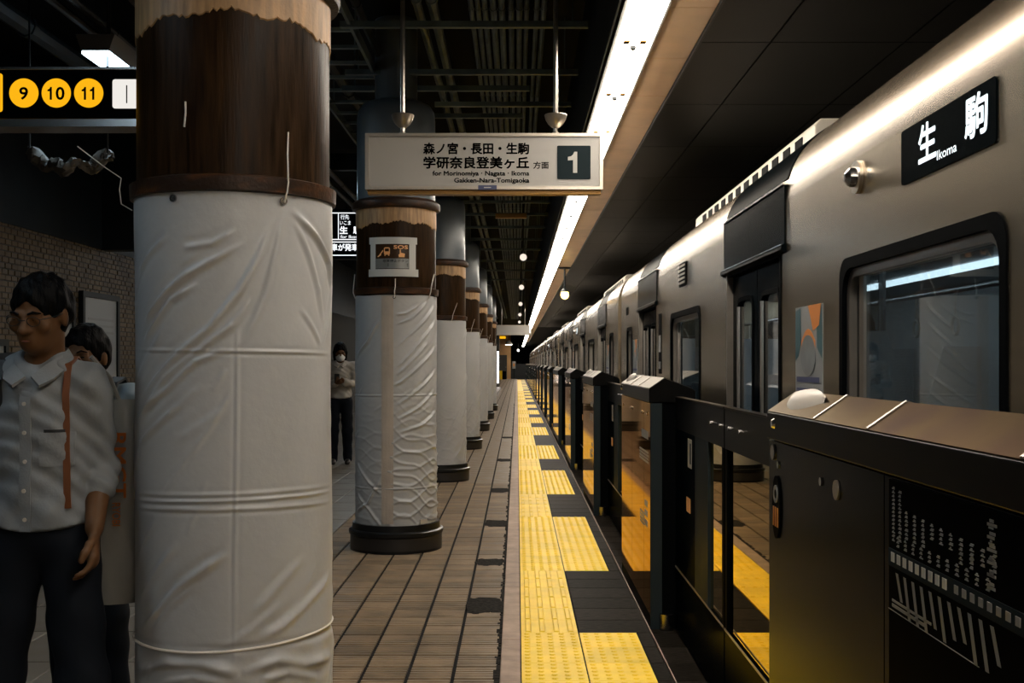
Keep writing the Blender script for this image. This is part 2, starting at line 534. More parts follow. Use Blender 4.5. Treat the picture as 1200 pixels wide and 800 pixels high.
for i, c in enumerate(oc):
    for k in range(9): rows.append((c - 1.35 + 0.3 * k, 1.0, True))
    if i + 1 < len(oc):
        g0, g1 = c + 1.35, oc[i + 1] - 1.35
        n = max(1, round((g1 - g0) / 0.3)); p = (g1 - g0) / n
        for k in range(n): rows.append((g0 + p * k, p / 0.3, False))
for y, sy, blk in rows:
    if y > Y1 - 0.4: continue
    put(TD if blk else TB, 'tactile_tile', 0.021, y, sy, False)
    if blk:
        put(TD, 'tactile_tile', 0.325, y, sy, False)
        put(dk_thin, 'paving_slab', 0.626, y, sy, False)
    else:
        put(dk_full, 'paving_slab', 0.324, y, sy, False)
    if y < 16:
        put(dk_back, 'paving_slab', 0.706, y, sy, False)
tag(far_t.build('far_tactile_tiles', 'yellow', floor, smooth=False), kind='stuff')
tag(far_d.build('far_paving_slabs', 'dark_tile', floor, smooth=False), kind='stuff')
MB().box(0.700, 1.076, 16.0, Y1, -0.011, -0.001).build('edge_strip', 'dark_tile', floor)
MB().box(0.6985, 0.7045, Y0, Y1, -0.011, 0.004).build('edge_trim', 'curb', floor)
# hall floor, larger pale tiles
ht = flat_tile('hall_tile', 0.304, 0.604, 'hall_tile')
hs = MB()
for r in range(int((Y1 - Y0) / 0.61)):
    y = Y0 + r * 0.61
    for c in range(12):
        x = -1.525 - (c + 1) * 0.31
        if 3.0 < y < 15.0 and c < 10:
            obj('hall_tile', ht, floor, loc=(x, y, 0))
        else:
            hs.box(x, x + .304, y, y + .604, -.011, 0)
tag(hs.build('far_hall_tiles', 'hall_tile', floor, smooth=False), kind='stuff')

# ------------------------------------------------------------------ TRACK, WALLS
tag(MB().box(1.08, 6.2, Y0 - 14, 140, -1.5, -1.15).build('floor_track', 'trackbed'), 'dark trackbed below the platform edge', 'floor', kind='structure')
tag(MB().box(5.0, 5.3, Y0 - 14, 140, -1.5, 4.2).build('wall_right', 'wall_dark'), 'dark tunnel wall behind the train', 'wall', kind='structure')
wl = tag(MB().box(-5.4, -4.62, Y0, 130, -0.5, 4.2).build('wall_left', 'mortar'), 'left hall wall faced with small brown brick tiles', 'wall', kind='structure')
# small brick tiles: courses too fine to pick apart, still real relief
bv = []; bf = []
rr = random.Random(3)
BW, BH = 0.128, 0.054
zc = 0.05
row = 0
while zc < 2.66:
    yb = 7.5 + (BW / 2 if row % 2 else 0)
    while yb < 24.0:
        d = 0.010 + rr.uniform(-.004, .004)
        o = len(bv); x0, x1 = -4.62, -4.62 + d
        y0, y1, z0, z1 = yb, yb + BW - .012, zc, zc + BH - .010
        bv += [(x0, y0, z0), (x0, y1, z0), (x0, y1, z1), (x0, y0, z1), (x1, y0 + .002, z0 + .002), (x1, y1 - .002, z0 + .002), (x1, y1 - .002, z1 - .002), (x1, y0 + .002, z1 - .002)]
        bf += [tuple(o + q for q in f) for f in ((4, 5, 6, 7), (0, 1, 5, 4), (1, 2, 6, 5), (2, 3, 7, 6), (3, 0, 4, 7))]
        yb += BW
    zc += BH; row += 1
mb = MB(); mb.v = bv; mb.f = bf
tag(mb.build('brick_facing', 'brick', wl, smooth=False), 'small brown glazed brick tiles in stretcher courses', kind='stuff')
MB().box(-4.62, -4.595, 0, 60, 2.665, 4.02).build('upper_panel', 'black_paint', wl)
# end wall with service door
we = MB().box(-5.2, -0.56, 100.0, 100.4, -0.3, 4.2).build('wall_end', 'wall_tan')
tag(we, 'tan wall closing the far end of the platform', 'wall', kind='structure')
tag(MB().box(-4.6, -1.06, 67.0, 69.0, -0.01, 4.0).build('wall_stair', 'wall_dark'), 'dark stair enclosure beyond the last wrapped column', 'wall', kind='structure')
dr = tag(MB().box(-1.62, -0.89, 99.94, 100.0, 0.0, 2.10).build('door_1', 'far_door', None), 'dark steel service door in the tan end wall', 'door', kind='structure')
MB().box(-1.0, -0.96, 99.90, 99.94, 0.95, 1.1).build('door_handle', 'chrome', dr)
tag(MB().box(-0.56, 1.08, 100.0, 100.2, -0.3, 1.3).build('wall_platform_end', 'wall_dark'), 'low dark barrier across the far end of the yellow paving', 'wall', kind='structure')
tag(MB().box(-5.4, 6.2, 138, 138.3, -1.5, 4.3).build('wall_tunnel', 'wall_dark'), 'black depth of the tunnel beyond the platform', 'wall', kind='structure')
tag(MB().box(-5.4, 6.2, Y0 - 14.3, Y0 - 14, -1.5, 4.3).build('wall_rear', 'wall_dark'), 'dark end of the station behind the viewpoint', 'wall', kind='structure')

# ------------------------------------------------------------------ CEILING
ceil = tag(MB().box(-5.4, 0.76, Y0 - 14, 138, 4.02, 4.2).build('ceiling', 'slab'), 'black concrete slab above the exposed pipes', 'ceiling', kind='structure')
ct = tag(MB().box(0.76, 6.2, Y0 - 14, 138, 3.24, 4.2).build('ceiling_track', 'slab'), 'dropped ceiling over the platform edge and the train', 'ceiling', kind='structure')
tp = MB().box(0.755, 1.005, 0, 0.948, 3.205, 3.239).mesh('ceiling_panel', 'tan_panel', smooth=False)
dp = {w: MB().box(0, w - .010, 0, 1.53, 3.205, 3.239).mesh('ceiling_panel', 'dark_panel', smooth=False) for w in (0.40, 0.75)}
for k in range(108):
    obj('ceiling_panel', tp, ct, loc=(0, Y0 + 0.955 * k + 0.25, 0))
MB().box(1.010, 1.022, Y0, Y1, 3.185, 3.24).build('panel_trim', 'black_paint', ct)
for k in range(40):
    y = Y0 + 1.54 * k + 0.6
    for x, w in ((1.025, 0.40), (1.425, 0.75), (2.175, 0.75), (2.925, .75), (3.675, .75)):
        if x > 2.5 and k > 12: continue
        obj('ceiling_panel', dp[w], ct, loc=(x, y, 0))
tag(MB().box(0.495, 0.505, Y0, Y1, 3.16, 4.02).build('trim_1', 'black_paint'), 'black side board of the lighting trough', 'trim', kind='structure')

# fluorescent strip: one fitting every 1.2 m
fx = thing('strip_light', '', 'lamp')
m = MB()
m.prism([(0.525, 3.24), (0.525, 3.165), (0.545, 3.165), (0.555, 3.185), (0.7385, 3.185), (0.7385, 3.165), (0.750, 3.165), (0.750, 3.24)], 0, 1.195).build('housing', 'fixture', fx, smooth=False)
MB().box(0.5465, 0.7335, 0.004, 1.191, 3.150, 3.184).build('diffuser', 'strip_glow', fx)
for dx in (0.575, 0.665):
    MB().box(dx, dx + .035, 0.03, 0.085, 3.140, 3.150).build('lamp_holder', 'brass', fx, bev=.003)
MB().lathe([(0.010, 3.126), (0.017, 3.133), (0.017, 3.150)], 12, (0.637, 0.15, 0)).build('sensor', 'black_paint', fx)
index_children()
nstrip = 106
ORD = ['nearest', 'second', 'third', 'fourth', 'fifth', 'sixth', 'seventh', 'eighth', 'ninth', 'tenth', 'eleventh', 'twelfth', 'thirteenth', 'fourteenth', 'fifteenth', 'sixteenth', 'seventeenth', 'eighteenth', 'nineteenth', 'twentieth']
_U = ['', 'first', 'second', 'third', 'fourth', 'fifth', 'sixth', 'seventh', 'eighth', 'ninth']
_T = {2: 'twent', 3: 'thirt', 4: 'fort', 5: 'fift', 6: 'sixt', 7: 'sevent', 8: 'eight', 9: 'ninet'}
def ordinal(n):
    if n < 20: return ORD[n]
    t, u = divmod(n + 1, 10)
    return _T[t] + ('ieth' if u == 0 else 'y-' + _U[u])
for k in range(nstrip):
    o = fx if k == 0 else copy_tree(fx)
    o.location = (0, Y0 + 1.2 * k + 0.3, 0)
    # k counts along the strip; the first fitting wholly in the frame stands at 5.8 m
    n = k - 9
    if n < 0: lab = 'fluorescent strip fitting, %s one back from the nearest in view' % (_U + ['tenth'])[-n]
    else: lab = '%s bright fluorescent fitting in the white strip above the platform edge' % ordinal(n)
    tag(o, lab, 'lamp', 'fluorescent fittings of the platform edge strip')

# exposed services
n = 0
pipe_x = [(-0.30, 3.72, .016), (-0.255, 3.72, .016), (-0.21, 3.72, .018), (-0.155, 3.72, .022), (-0.10, 3.72, .022), (-0.04, 3.72, .02), (0.015, 3.72, .02), (0.062, 3.72, .016), (0.128, 3.72, .016), (0.175, 3.72, .018),
          (-0.56, 3.78, .035), (-0.66, 3.78, .03), (-1.05, 3.75, .03), (-1.45, 3.75, .05), (-2.25, 3.70, .03), (-2.40, 3.70, .03), (-2.62, 3.55, .025), (-2.75, 3.55, .025), (-3.2, 3.6, .06)]
side = {0: 'left edge', 9: 'right edge'}
for i, (x, z, r) in enumerate(pipe_x):
    mb = MB().tube([(x, Y0, z), (x, 60, z)], r, 8)
    o = mb.build('conduit', 'pipe_paint' if i < 12 else 'pipe_dark')
    y = 5.0
    q = MB().tube([(x, 0, z), (x, .05, z)], r * 1.2, 8).mesh('coupling', 'pipe_paint' if i < 12 else 'pipe_dark')
    while y < 25:
        obj('coupling', q, o, loc=(0, y, 0)); y += 2.4
    if i < 10: lab = '%s thin grey conduit from the left in the bundle above the direction sign' % (ORD[i] if i else 'first')
    elif i == 10: lab = 'thicker dark pipe left of the conduit bundle'
    elif i == 11: lab = 'dark pipe running just left of the thicker pipe'
    elif i < 14: lab = ['black pipe over the white wrapped columns, right one', 'black pipe over the white wrapped columns, thick left one'][i - 12]
    else: lab = ['dark pipe over the hall, nearest to the columns', 'dark pipe over the hall, second from the columns', 'thin dark conduit above the ceiling lamp, right one', 'thin dark conduit above the ceiling lamp, left one', 'thick black duct pipe over the brick wall side'][i - 14]
    tag(o, lab, 'pipe', 'pipes and conduits under the black ceiling')
ys = [7.37, 8.58, 9.09, 9.65, 10.1, 11.6, 12.4, 13.3, 14.4, 15.5, 16.8, 18.4, 20.2, 22, 24.5, 27, 30]
ext = [(-1.15, .46), (-1.3, .46), (-1.4, .10), (-0.7, .46), (-.75, .05)]
ym = 3.0
for i, y in enumerate([1.0, 3.2, 5.6] + ys):
    x0, x1 = ext[i - 3] if 0 <= i - 3 < 5 else (-1.4, .46)
    mb = MB().box(x0, x1, y, y + .042, 3.585, 3.625)
    for s in (x0 + .1, x1 - .1):
        mb.tube([(s, y + .02, 3.62), (s, y + .02, 4.02)], .006, 6)
    o = mb.build('ceiling_strut', 'pipe_paint', smooth=False)
    tag(o, '%s dark steel strut across the ceiling, counted from the viewer' % ORD[min(i, 19)] if i < 20 else 'x', 'strut', 'struts carrying the conduits')
# ladder cable tray left of column two
tr = thing('cable_tray', 'dark ladder cable tray above the second wrapped column', 'cable tray', (0, 0, 0))
for x in (-1.62, -1.10):
    MB().box(x, x + .02, 2, 26, 3.60, 3.68).build('side_rail', 'pipe_paint', tr)
y = 2.1
rung = MB().box(-1.60, -1.10, 0, .035, 3.615, 3.640).mesh('rung', 'pipe_paint', smooth=False)
while y < 26:
    obj('rung', rung, tr, loc=(0, y, 0)); y += 0.42
for y in (4, 10, 16, 22):
    for x in (-1.61, -1.09):
        MB().tube([(x, y, 3.68), (x, y, 4.02)], .006, 6).build('hanger', 'pipe_paint', tr)
# cross beams over the hall
for i, (y, z) in enumerate(((6.2, 3.75), (9.4, 3.75), (13.8, 3.75))):
    tag(MB().box(-4.62, -1.7, y, y + .12, z, z + .2).build('ceiling_beam', 'black_paint'), '%s black beam across the ceiling of the brick walled hall' % ['front', 'middle', 'rear'][i], 'beam', 'beams over the hall')
# small spot lamps in a row
sp = thing('spot_lamp', '', 'lamp')
MB().tube([(0, 0, 0.05), (0, 0, 1.0)], .010, 8).build('stem', 'black_paint', sp)
MB().tube([(0, .10, -.01), (0, -.07, -.035)], [.05, .062], 14).build('housing', 'fixture', sp)
MB().tube([(0, -.070, -.035), (0, -.078, -.036)], .054, 14).build('lens', 'spot_glow', sp)
index_children()
for i, y in enumerate((17.7, 24.7, 31.7, 38.7, 45.7)):
    o = sp if i == 0 else copy_tree(sp)
    o.location = (0.095, y, 3.08)
    tag(o, '%s small spot lamp hanging left of the fluorescent strip' % ORD[i], 'lamp', 'row of small spot lamps')
# pendant globe lamp
pl = thing('pendant_lamp', 'small amber globe lamp on a black rod under tan ceiling panels', 'lamp', (0.895, 21.4, 3.205))
MB().lathe([(0.10, -.03), (0.125, 0)], 20).build('ceiling_rose', 'black_paint', pl)
MB().tube([(0, 0, -.03), (0, 0, -.42)], .018, 10).build('rod', 'black_paint', pl)
MB().lathe([(0.03, -.40), (0.075, -.44), (0.085, -.46)], 20).build('shade', 'black_paint', pl)
MB().lathe([(0.01, -.60), (0.055, -.58), (.078, -.53), (.07, -.47), (.05, -.455)], 20).build('globe', 'bulb_glow', pl)

# ceiling fittings over the hall
hl = thing('ceiling_lamp', '', 'lamp')
MB().prism([(-.12, .10), (-.085, 0), (.085, 0), (.12, .10)], 0, 1.25).build('housing', 'fixture', hl, smooth=False)
MB().box(-.083, .083, .01, 1.24, -.018, -.001).build('diffuser', 'hall_glow', hl)
for y in (.25, 1.0):
    MB().tube([(0, y, .10), (0, y, .71)], .008, 6).build('hanger', 'black_paint', hl)
index_children()
for i, y in enumerate((6.94, 1.94, -3.06, 11.94, 16.94, 21.94, 31.94, 41.94)):
    o = hl if i == 0 else copy_tree(hl)
    o.location = (-2.575, y, 3.315)
    tag(o, ['cool white ceiling lamp above the black exit sign', 'cool white ceiling lamp of the hall beside the nearest column', 'cool white ceiling lamp of the hall behind the viewer'][i] if i < 3 else '%s cool white hall lamp beyond the exit sign' % ['first', 'second', 'third', 'fourth', 'fifth'][i - 3], 'lamp', 'cool ceiling lamps over the hall')
# sagging lagged pipe
lg = []
for k in range(40):
    t = k / 39
    lg.append((-3.02 + .52 * t, 7.0 + .05 * math.sin(9 * t), 2.70 - .09 * math.sin(PI * t) + .02 * math.sin(23 * t)))
mb = MB().tube(lg, [(.006 if k in (0, 39) else .036) + .010 * math.sin(17 * k / 39) for k in range(40)], 12)
rq = random.Random(31)
mb.map(lambda x, y, z: (x + rq.uniform(-.008, .008), y + rq.uniform(-.012, .012), z + rq.uniform(-.013, .013)))
o = thing('lagged_pipe', 'crumpled grey lagged pipe sagging below the black exit sign', 'pipe')
mb.build('lagging', 'insul', o)
for x, z in ((-3.0, 2.70), (-2.52, 2.70)):
    MB().tube([(x, 7.0, z), (x, 7.0, 4.02)], .006, 6).build('hanger', 'black_paint', o)
tag(MB().box(-4.62, -2.2, 12.6, 12.8, 2.66, 4.02).build('ceiling_bulkhead', 'black_paint'), 'black bulkhead dropping from the hall ceiling', 'ceiling', kind='structure')

# ------------------------------------------------------------------ COLUMNS
R = 0.302
CX, CY, CP = -0.925, 3.675, 5.03
def stroke(S, Z, pts, A, w):
    """ridge of height A along a polyline in unwrapped (arc, z) space"""
    H = np.zeros_like(S); D = np.full_like(S, 9.0); SG = np.zeros_like(S); T = np.zeros_like(S)
    n = len(pts) - 1
    for i in range(n):
        a = np.array(pts[i]); b = np.array(pts[i + 1]); d = b - a; L2 = d @ d + 1e-12
        t = np.clip(((S - a[0]) * d[0] + (Z - a[1]) * d[1]) / L2, 0, 1)
        ex = S - a[0] - t * d[0]; ez = Z - a[1] - t * d[1]
        dist = np.sqrt(ex * ex + ez * ez)
        sg = np.sign(ex * d[1] - ez * d[0])
        m_ = dist < D
        D = np.where(m_, dist, D); SG = np.where(m_, sg, SG); T = np.where(m_, (i + t) / n, T)
    taper = np.clip(np.minimum(T, 1 - T) * 5, 0, 1)
    x = D * SG
    return A * taper * (np.exp(-(x / w) ** 2) - 0.55 * np.exp(-((x - 1.7 * w) / (1.1 * w)) ** 2) - 0.25 * np.exp(-((x + 1.9 * w) / (1.3 * w)) ** 2))

def wrap_mesh(name, strokes, seed, nth, nz, z0, z1, fn=None, edge=0.006):
    th = np.linspace(-PI, PI, nth, endpoint=False); zz = np.linspace(z0, z1, nz)
    TH, Z = np.meshgrid(th, zz)
    S = TH * R
    H = np.zeros_like(S)
    for pts, A, w in strokes:
        H += stroke(S, Z, pts, A * 1.45, w)
    g = np.random.default_rng(seed)
    for _ in range(14):                               # soft undulation, periodic round the column
        k = g.integers(1, 7); kz = g.uniform(-9, 9); ph = g.uniform(0, 7)
        H += g.uniform(.0004, .0011) * np.sin(k * TH + kz * Z + ph)
    if fn is not None: H = H + fn(S, Z)
    H = np.where(H < 0, -0.0042 * np.tanh(-H / 0.0042), H)
    TOP = edge * (np.cos(6 * TH + 1.0) - 1) * 0.5      # slight scallop between grommets
    Z = Z + TOP * ((Z - z0) / (z1 - z0)) ** 6
    r = R + 0.006 + H
    V = np.stack([r * np.sin(TH), -r * np.cos(TH), Z], -1).reshape(-1, 3)
    i = np.arange(nz - 1)[:, None]; j = np.arange(nth)[None, :]; j2 = (j + 1) % nth
    F = np.stack([i * nth + j, i * nth + j2, (i + 1) * nth + j2, (i + 1) * nth + j], -1).reshape(-1, 4)
    return np_mesh(name, V, F, 'tarp')

def px1(x, y):          # fold positions noted on the nearest column, unwrapped to (arc, z)
    s = max(-.97, min(.97, (x - 274) / 117.0)); th = math.asin(s) + 0.25
    return (R * th, 1.41 - (y - 425) * (3.675 - R * math.cos(math.asin(s))) / 1333)
A3 = lambda pts, oy: [px1(x / 3, oy + y / 3) for x, y in pts]
folds1 = [
    (A3([(825, 0), (745, 55), (650, 75)], 267), .0045, .010),
    (A3([(860, 40), (760, 105), (665, 165), (600, 225), (540, 300), (520, 335)], 267), .0075, .011),
    (A3([(700, 195), (610, 255), (560, 330), (515, 405)], 267), .006, .010),
    (A3([(960, -60), (900, 90), (830, 225), (740, 350), (640, 440), (560, 530), (505, 620)], 267), .0095, .013),
    (A3([(890, 230), (800, 345), (700, 430), (590, 530), (530, 620), (495, 700)], 267), .0075, .012),
    (A3([(790, 425), (690, 470), (600, 560), (510, 650)], 267), .006, .010),
    (A3([(985, -70), (960, 60), (925, 220), (850, 410)], 267), .005, .012),
    (A3([(1010, -70), (1100, 20), (1150, 110), (1170, 210)], 267), .007, .010),
    (A3([(1020, -40), (1075, 90), (1110, 210), (1130, 330)], 267), .004, .009),
    (A3([(1040, 280), (1090, 350), (1120, 410)], 267), .003, .008),
    (A3([(600, 30), (540, 90), (490, 170)], 267), .004, .010),
    (A3([(640, 620), (560, 690), (500, 760)], 267), .004, .010),
    (A3([(480, 428), (640, 431), (828, 432), (1000, 436), (1190, 441)], 267), .0028, .005),
    (A3([(828, 300), (828, 520), (826, 760), (824, 900), (820, 1180), (818, 1560)], 267), .0026, .005),
    (A3([(470, 145), (640, 158), (820, 160), (1000, 152), (1180, 133)], 533), .0036, .005),
    (A3([(470, 170), (640, 185), (820, 190), (1000, 186), (1180, 170)], 533), .0028, .006),
    (A3([(470, 120), (640, 135), (820, 138), (1000, 130), (1180, 112)], 533), .002, .006),
    (A3([(800, 340), (720, 395), (640, 455), (570, 530), (505, 600)], 533), .0075, .012),
    (A3([(640, 300), (560, 400), (495, 500)], 533), .004, .012),
    (A3([(700, 440), (610, 520), (540, 610)], 533), .004, .010),
    (A3([(560, 225), (515, 290), (490, 350)], 533), .0035, .010),
    (A3([(1165, 420), (1080, 520), (980, 610), (900, 650)], 533), .004, .014),
    (A3([(1060, 360), (960, 470), (880, 560)], 533), .003, .014),
    (A3([(490, 740), (600, 715), (720, 735), (840, 770)], 533), .007, .016),
    (A3([(840, 770), (960, 730), (1060, 750), (1170, 720)], 533), .007, .016),
    (A3([(560, 790), (680, 770), (800, 800)], 533), .006, .014),
    (A3([(900, 800), (1000, 775), (1100, 800)], 533), .006, .014),
]
g1 = np.random.default_rng(4)
for _ in range(46):
    s = g1.uniform(-.95, .95); z = g1.uniform(.3, 1.85); L_ = g1.uniform(.06, .3); a = g1.uniform(.5, 1.25)
    folds1.append(([(s, z), (s - L_ * math.cos(a) * .5, z - L_ * math.sin(a) * .55), (s - L_ * math.cos(a), z - L_ * math.sin(a))], g1.uniform(.0008, .0022), g1.uniform(.006, .013)))
def pinch1(S, Z):
    return -.007 * np.exp(-((Z - .560 - .004 * np.sin(3 * S / R)) / .012) ** 2) + .004 * np.exp(-((Z - .50) / .03) ** 2) * np.sin(S * 40)
wrap1 = wrap_mesh('wrap', folds1, 1, 420, 460, 0.17, 1.925, pinch1)

def waves(S, Z, amp=0.0065):
    ph = 2.2 * np.sin(S * 9 + 3 * Z) + 1.2 * np.sin(S * 19 - 5 * Z + 1)
    a = np.sin(Z * 62 + ph * 1.1); b = np.sin(Z * 55 - ph * 1.3 + 1.7 + 12 * S)
    h = np.maximum(0, a) ** 4 + np.maximum(0, b) ** 4
    env = np.clip((1.25 - Z) / .5, 0.12, 1) * np.clip((S + 0.06) / .10, 0.30, 1)
    return amp * h * env
folds2 = []
g2 = np.random.default_rng(9)
def px2(x, y):
    s = max(-.97, min(.97, (x - 463) / 48.0)); th = math.asin(s) + .107
    return (R * th, 1.41 - (y - 425) * (8.66 - R * math.cos(math.asin(s))) / 1333)
for p in ([(511, 350), (498, 372), (478, 392), (462, 408)], [(509, 372), (492, 398), (462, 432)], [(500, 352), (480, 372), (462, 380)], [(511, 402), (494, 424), (470, 446), (461, 452)],
          [(511, 430), (490, 455), (462, 476)], [(508, 455), (488, 478), (464, 492)], [(511, 480), (492, 498), (464, 508)], [(500, 400), (478, 425), (463, 440)], [(490, 356), (474, 366), (462, 368)],
          [(445, 372), (430, 400), (416, 420)], [(446, 560), (430, 590), (417, 600)], [(417, 575), (432, 598), (446, 618)], [(417, 540), (432, 566), (446, 580)]):
    folds2.append(([px2(*q) for q in p], .0075, .011))
for zz_ in (1.17, .48):
    folds2.append(([(-.9, zz_), (-.3, zz_ - .004), (.3, zz_), (.9, zz_)], .003, .006))
for _ in range(20):
    s = g2.uniform(-.95, .95); z = g2.uniform(.3, 1.85); L_ = g2.uniform(.08, .3); a = g2.uniform(.4, 1.1)
    folds2.append(([(s, z), (s - L_ * math.cos(a), z - L_ * math.sin(a))], g2.uniform(.001, .003), g2.uniform(.008, .014)))
wrap2 = wrap_mesh('wrap', folds2, 2, 300, 400, 0.17, 1.915, waves)
folds3 = []
g3 = np.random.default_rng(21)
for p in range(26):
    s = g3.uniform(-.2, .95); z = g3.uniform(.5, 1.9); L_ = g3.uniform(.15, .5); a = g3.uniform(.5, 1.1)
    folds3.append(([(s, z), (s - L_ * math.cos(a) * .5, z - L_ * math.sin(a) * .4), (s - L_ * math.cos(a), z - L_ * math.sin(a))], g3.uniform(.002, .007), g3.uniform(.009, .016)))
wrap3 = wrap_mesh('wrap', folds3, 3, 160, 200, 0.17, 1.915, lambda S, Z: waves(S, Z, .003) * (Z < .9))

def cyl_mesh(name, r0, prof, m, n=72):
    return MB().lathe(prof, n).mesh(name, m)
ring_low = MB()
ring_low.lathe([(R + .001, 1.918), (R + .020, 1.922), (R + .022, 1.965), (R + .001, 1.972)], 72, cap=False)
ring_low = ring_low.mesh('lower_collar', 'rust')
coat = MB().lathe([(R, 0.15), (R, 1.90), (R, 2.60)], 96, cap=False).mesh('paint_coat', 'brown_coat')
def ragged_band():
    n = 180; V = []; F = []; rr = random.Random(8)
    lo = []
    for k in range(n):
        a = 2 * PI * k / n
        lo.append(2.435 + .018 * math.sin(2 * a + 1) + .008 * math.sin(9 * a) + rr.uniform(-.007, .007))
    for k in range(n):
        a = 2 * PI * k / n
        V += [(math.sin(a) * (R + .0005), -math.cos(a) * (R + .0005), lo[k]), (math.sin(a) * (R + .004), -math.cos(a) * (R + .004), lo[k] + .004), (math.sin(a) * (R + .004), -math.cos(a) * (R + .004), 2.575)]
    for k in range(n):
        k2 = (k + 1) % n
        for q in range(2): F.append((3 * k + q, 3 * k2 + q, 3 * k2 + q + 1, 3 * k + q + 1))
    return MB().add(V, F).mesh('cream_band', 'cream_coat')
cream = ragged_band()
ring_top = MB().lathe([(R + .001, 2.560), (R + .030, 2.566), (R + .036, 2.585), (R + .033, 2.615), (R + .010, 2.635), (R + .001, 2.64)], 72, cap=False).mesh('upper_collar', 'rust')
clad = MB().lathe([(R - .004, 2.60), (R - .004, 3.26), (R - .012, 3.32), (R - .04, 3.365), (R - .09, 3.39), (R - .14, 3.395), (R - .14, 4.02)], 64, cap=False).mesh('upper_cladding', 'col_grey')
basem = MB().lathe([(0.348, 0.0), (0.348, .115), (0.358, .122), (0.360, .150), (0.348, .158), (0.334, .160), (0.331, .205), (R + .004, .206)], 72, cap=False).mesh('base_ring', 'black_rubber')
seal = MB().lathe([(0.349, .020), (0.3495, .112)], 72, cap=False).mesh('base_band', 'dark_trim')

def wrapcyl(mb, r=0.0):
    """bend a flat panel (x = arc, y = depth out, z) onto the column"""
    return mb.map(lambda x, y, z: ((R + r + y) * math.sin(x / R), -(R + r + y) * math.cos(x / R), z))
gro = MB()
gro = wrapcyl(MB().add([(.011 * rr_ * math.cos(2 * PI * k / 12), y, .011 * rr_ * math.sin(2 * PI * k / 12)) for rr_, y in ((.45, .003), (.45, .006), (1, .006), (1.05, .001)) for k in range(12)],
              [(i * 12 + k, i * 12 + (k + 1) % 12, (i + 1) * 12 + (k + 1) % 12, (i + 1) * 12 + k) for i in range(3) for k in range(12)]), .008)
def column(i, wrap):
    t = thing('column', '', 'column', (CX + (.013 if i == 0 else 0), CY + CP * i, 0))
    obj('paint_coat', coat, t); obj('cream_band', cream, t); obj('lower_collar', ring_low, t); obj('upper_collar', ring_top, t)
    obj('upper_cladding', clad, t); obj('base_ring', basem, t); obj('base_band', seal, t)
    obj('wrap', wrap, t)
    return t
def cordpath(t, pts, r=.0027):
    """tie cord following (theta, z, out) points"""
    P = [((R + o) * math.sin(a), -(R + o) * math.cos(a), z) for a, z, o in pts]
    return MB().tube(P, r, 6).build('tie_cord', 'cord', t)
c1 = column(0, wrap1)
def th1(x): return math.asin(max(-.99, min(.99, (x - 274) / 117.0))) + 0.25
for x in (207, 327):
    a = th1(x)
    gm = MB(); gm.v = [(p[0], p[1], p[2]) for p in gro.v]; gm.f = gro.f
    gm.map(lambda X, Y, Z: (X * math.cos(a) - Y * math.sin(a), X * math.sin(a) + Y * math.cos(a), Z + 1.899))
    gm.build('grommet', 'steel_band', c1)
a = th1(327)
cordpath(c1, [(a, 1.895, .014), (a + .01, 1.925, .026), (a + .02, 1.955, .028), (a + .012, 1.968, .03), (a + .04, 2.04, .012), (a + .06, 2.11, .006)])
a = th1(218)
cordpath(c1, [(a, 2.11, .006), (a + .015, 2.15, .006), (a + .01, 2.185, .005)], .003)
al = -1.28
c1s = CX, CY
cordpath(c1, [(al, 1.89, .012), (al - .02, 1.91, .045), (al - .02, 1.955, .05), (al - .01, 1.99, .045), (al - .08, 2.03, .10), (al - .2, 2.10, .19)], .0018)
rp = MB(); P = []
for k in range(97):
    a = -PI + 2 * PI * k / 96
    P.append(((R + .0085) * math.sin(a), -(R + .0085) * math.cos(a), .560 + .010 * math.sin(a - .25) - .004 * math.cos(2 * a)))
MB().tube(P, .0045, 6, cap=False).build('rope', 'cord', c1)
tag(c1, 'nearest thick column in white sheeting with a rope around its foot', 'column', 'row of wrapped platform columns')

c2 = column(1, wrap2)
def arc_plate(name, m, t, a0, a1, z0, z1, out, th=.002, n=14, jit=0.0, seed=1):
    rr = random.Random(seed); V = []; F = []
    zs = [z0 + (z1 - z0) * k / 24 for k in range(25)]
    for z in zs:
        for k in range(n + 1):
            s = a0 + (a1 - a0) * k / n
            r = R + out + th + rr.uniform(-jit, jit)
            V.append((r * math.sin(s / R), -r * math.cos(s / R), z))
    N1 = n + 1
    for i in range(24):
        for k in range(n): F.append((i * N1 + k, i * N1 + k + 1, (i + 1) * N1 + k + 1, (i + 1) * N1 + k))
    # rim
    nb = len(V)
    rim = [k for k in range(N1)] + [i * N1 + n for i in range(1, 25)] + [24 * N1 + k for k in range(n - 1, -1, -1)] + [i * N1 for i in range(23, 0, -1)]
    for q in rim:
        x, y, z = V[q]; l = math.hypot(x, y); f = (R + out - .004) / l
        V.append((x * f, y * f, z))
    for q in range(len(rim)):
        q2 = (q + 1) % len(rim)
        F.append((rim[q], rim[q2], nb + q2, nb + q))
    return MB().add(V, F).build(name, m, t)
arc_plate('tape_strip', 'tape', c2, -.075, .012, .22, 1.905, .008, .002, jit=.0007)
for k, (a0, zg) in enumerate(((.02, 1.895), (-.38, 1.895), (.30, 1.89))):
    cordpath(c2, [(a0 / R, zg, .012), (a0 / R, 1.94, .028), (a0 / R + .02, 1.97, .028), (a0 / R + (.02, -.12, .25)[k], 2.03 + .05 * (k > 0), .012)], .004)
a = .06
gm = MB(); gm.v = list(gro.v); gm.f = gro.f
gm.map(lambda X, Y, Z: (X * math.cos(a) - Y * math.sin(a), X * math.sin(a) + Y * math.cos(a), Z + 1.893)); gm.build('grommet', 'steel_band', c2)
m = MB()
a0 = .75
m.box(-.03, .03, .012, .020, -.012, .02)
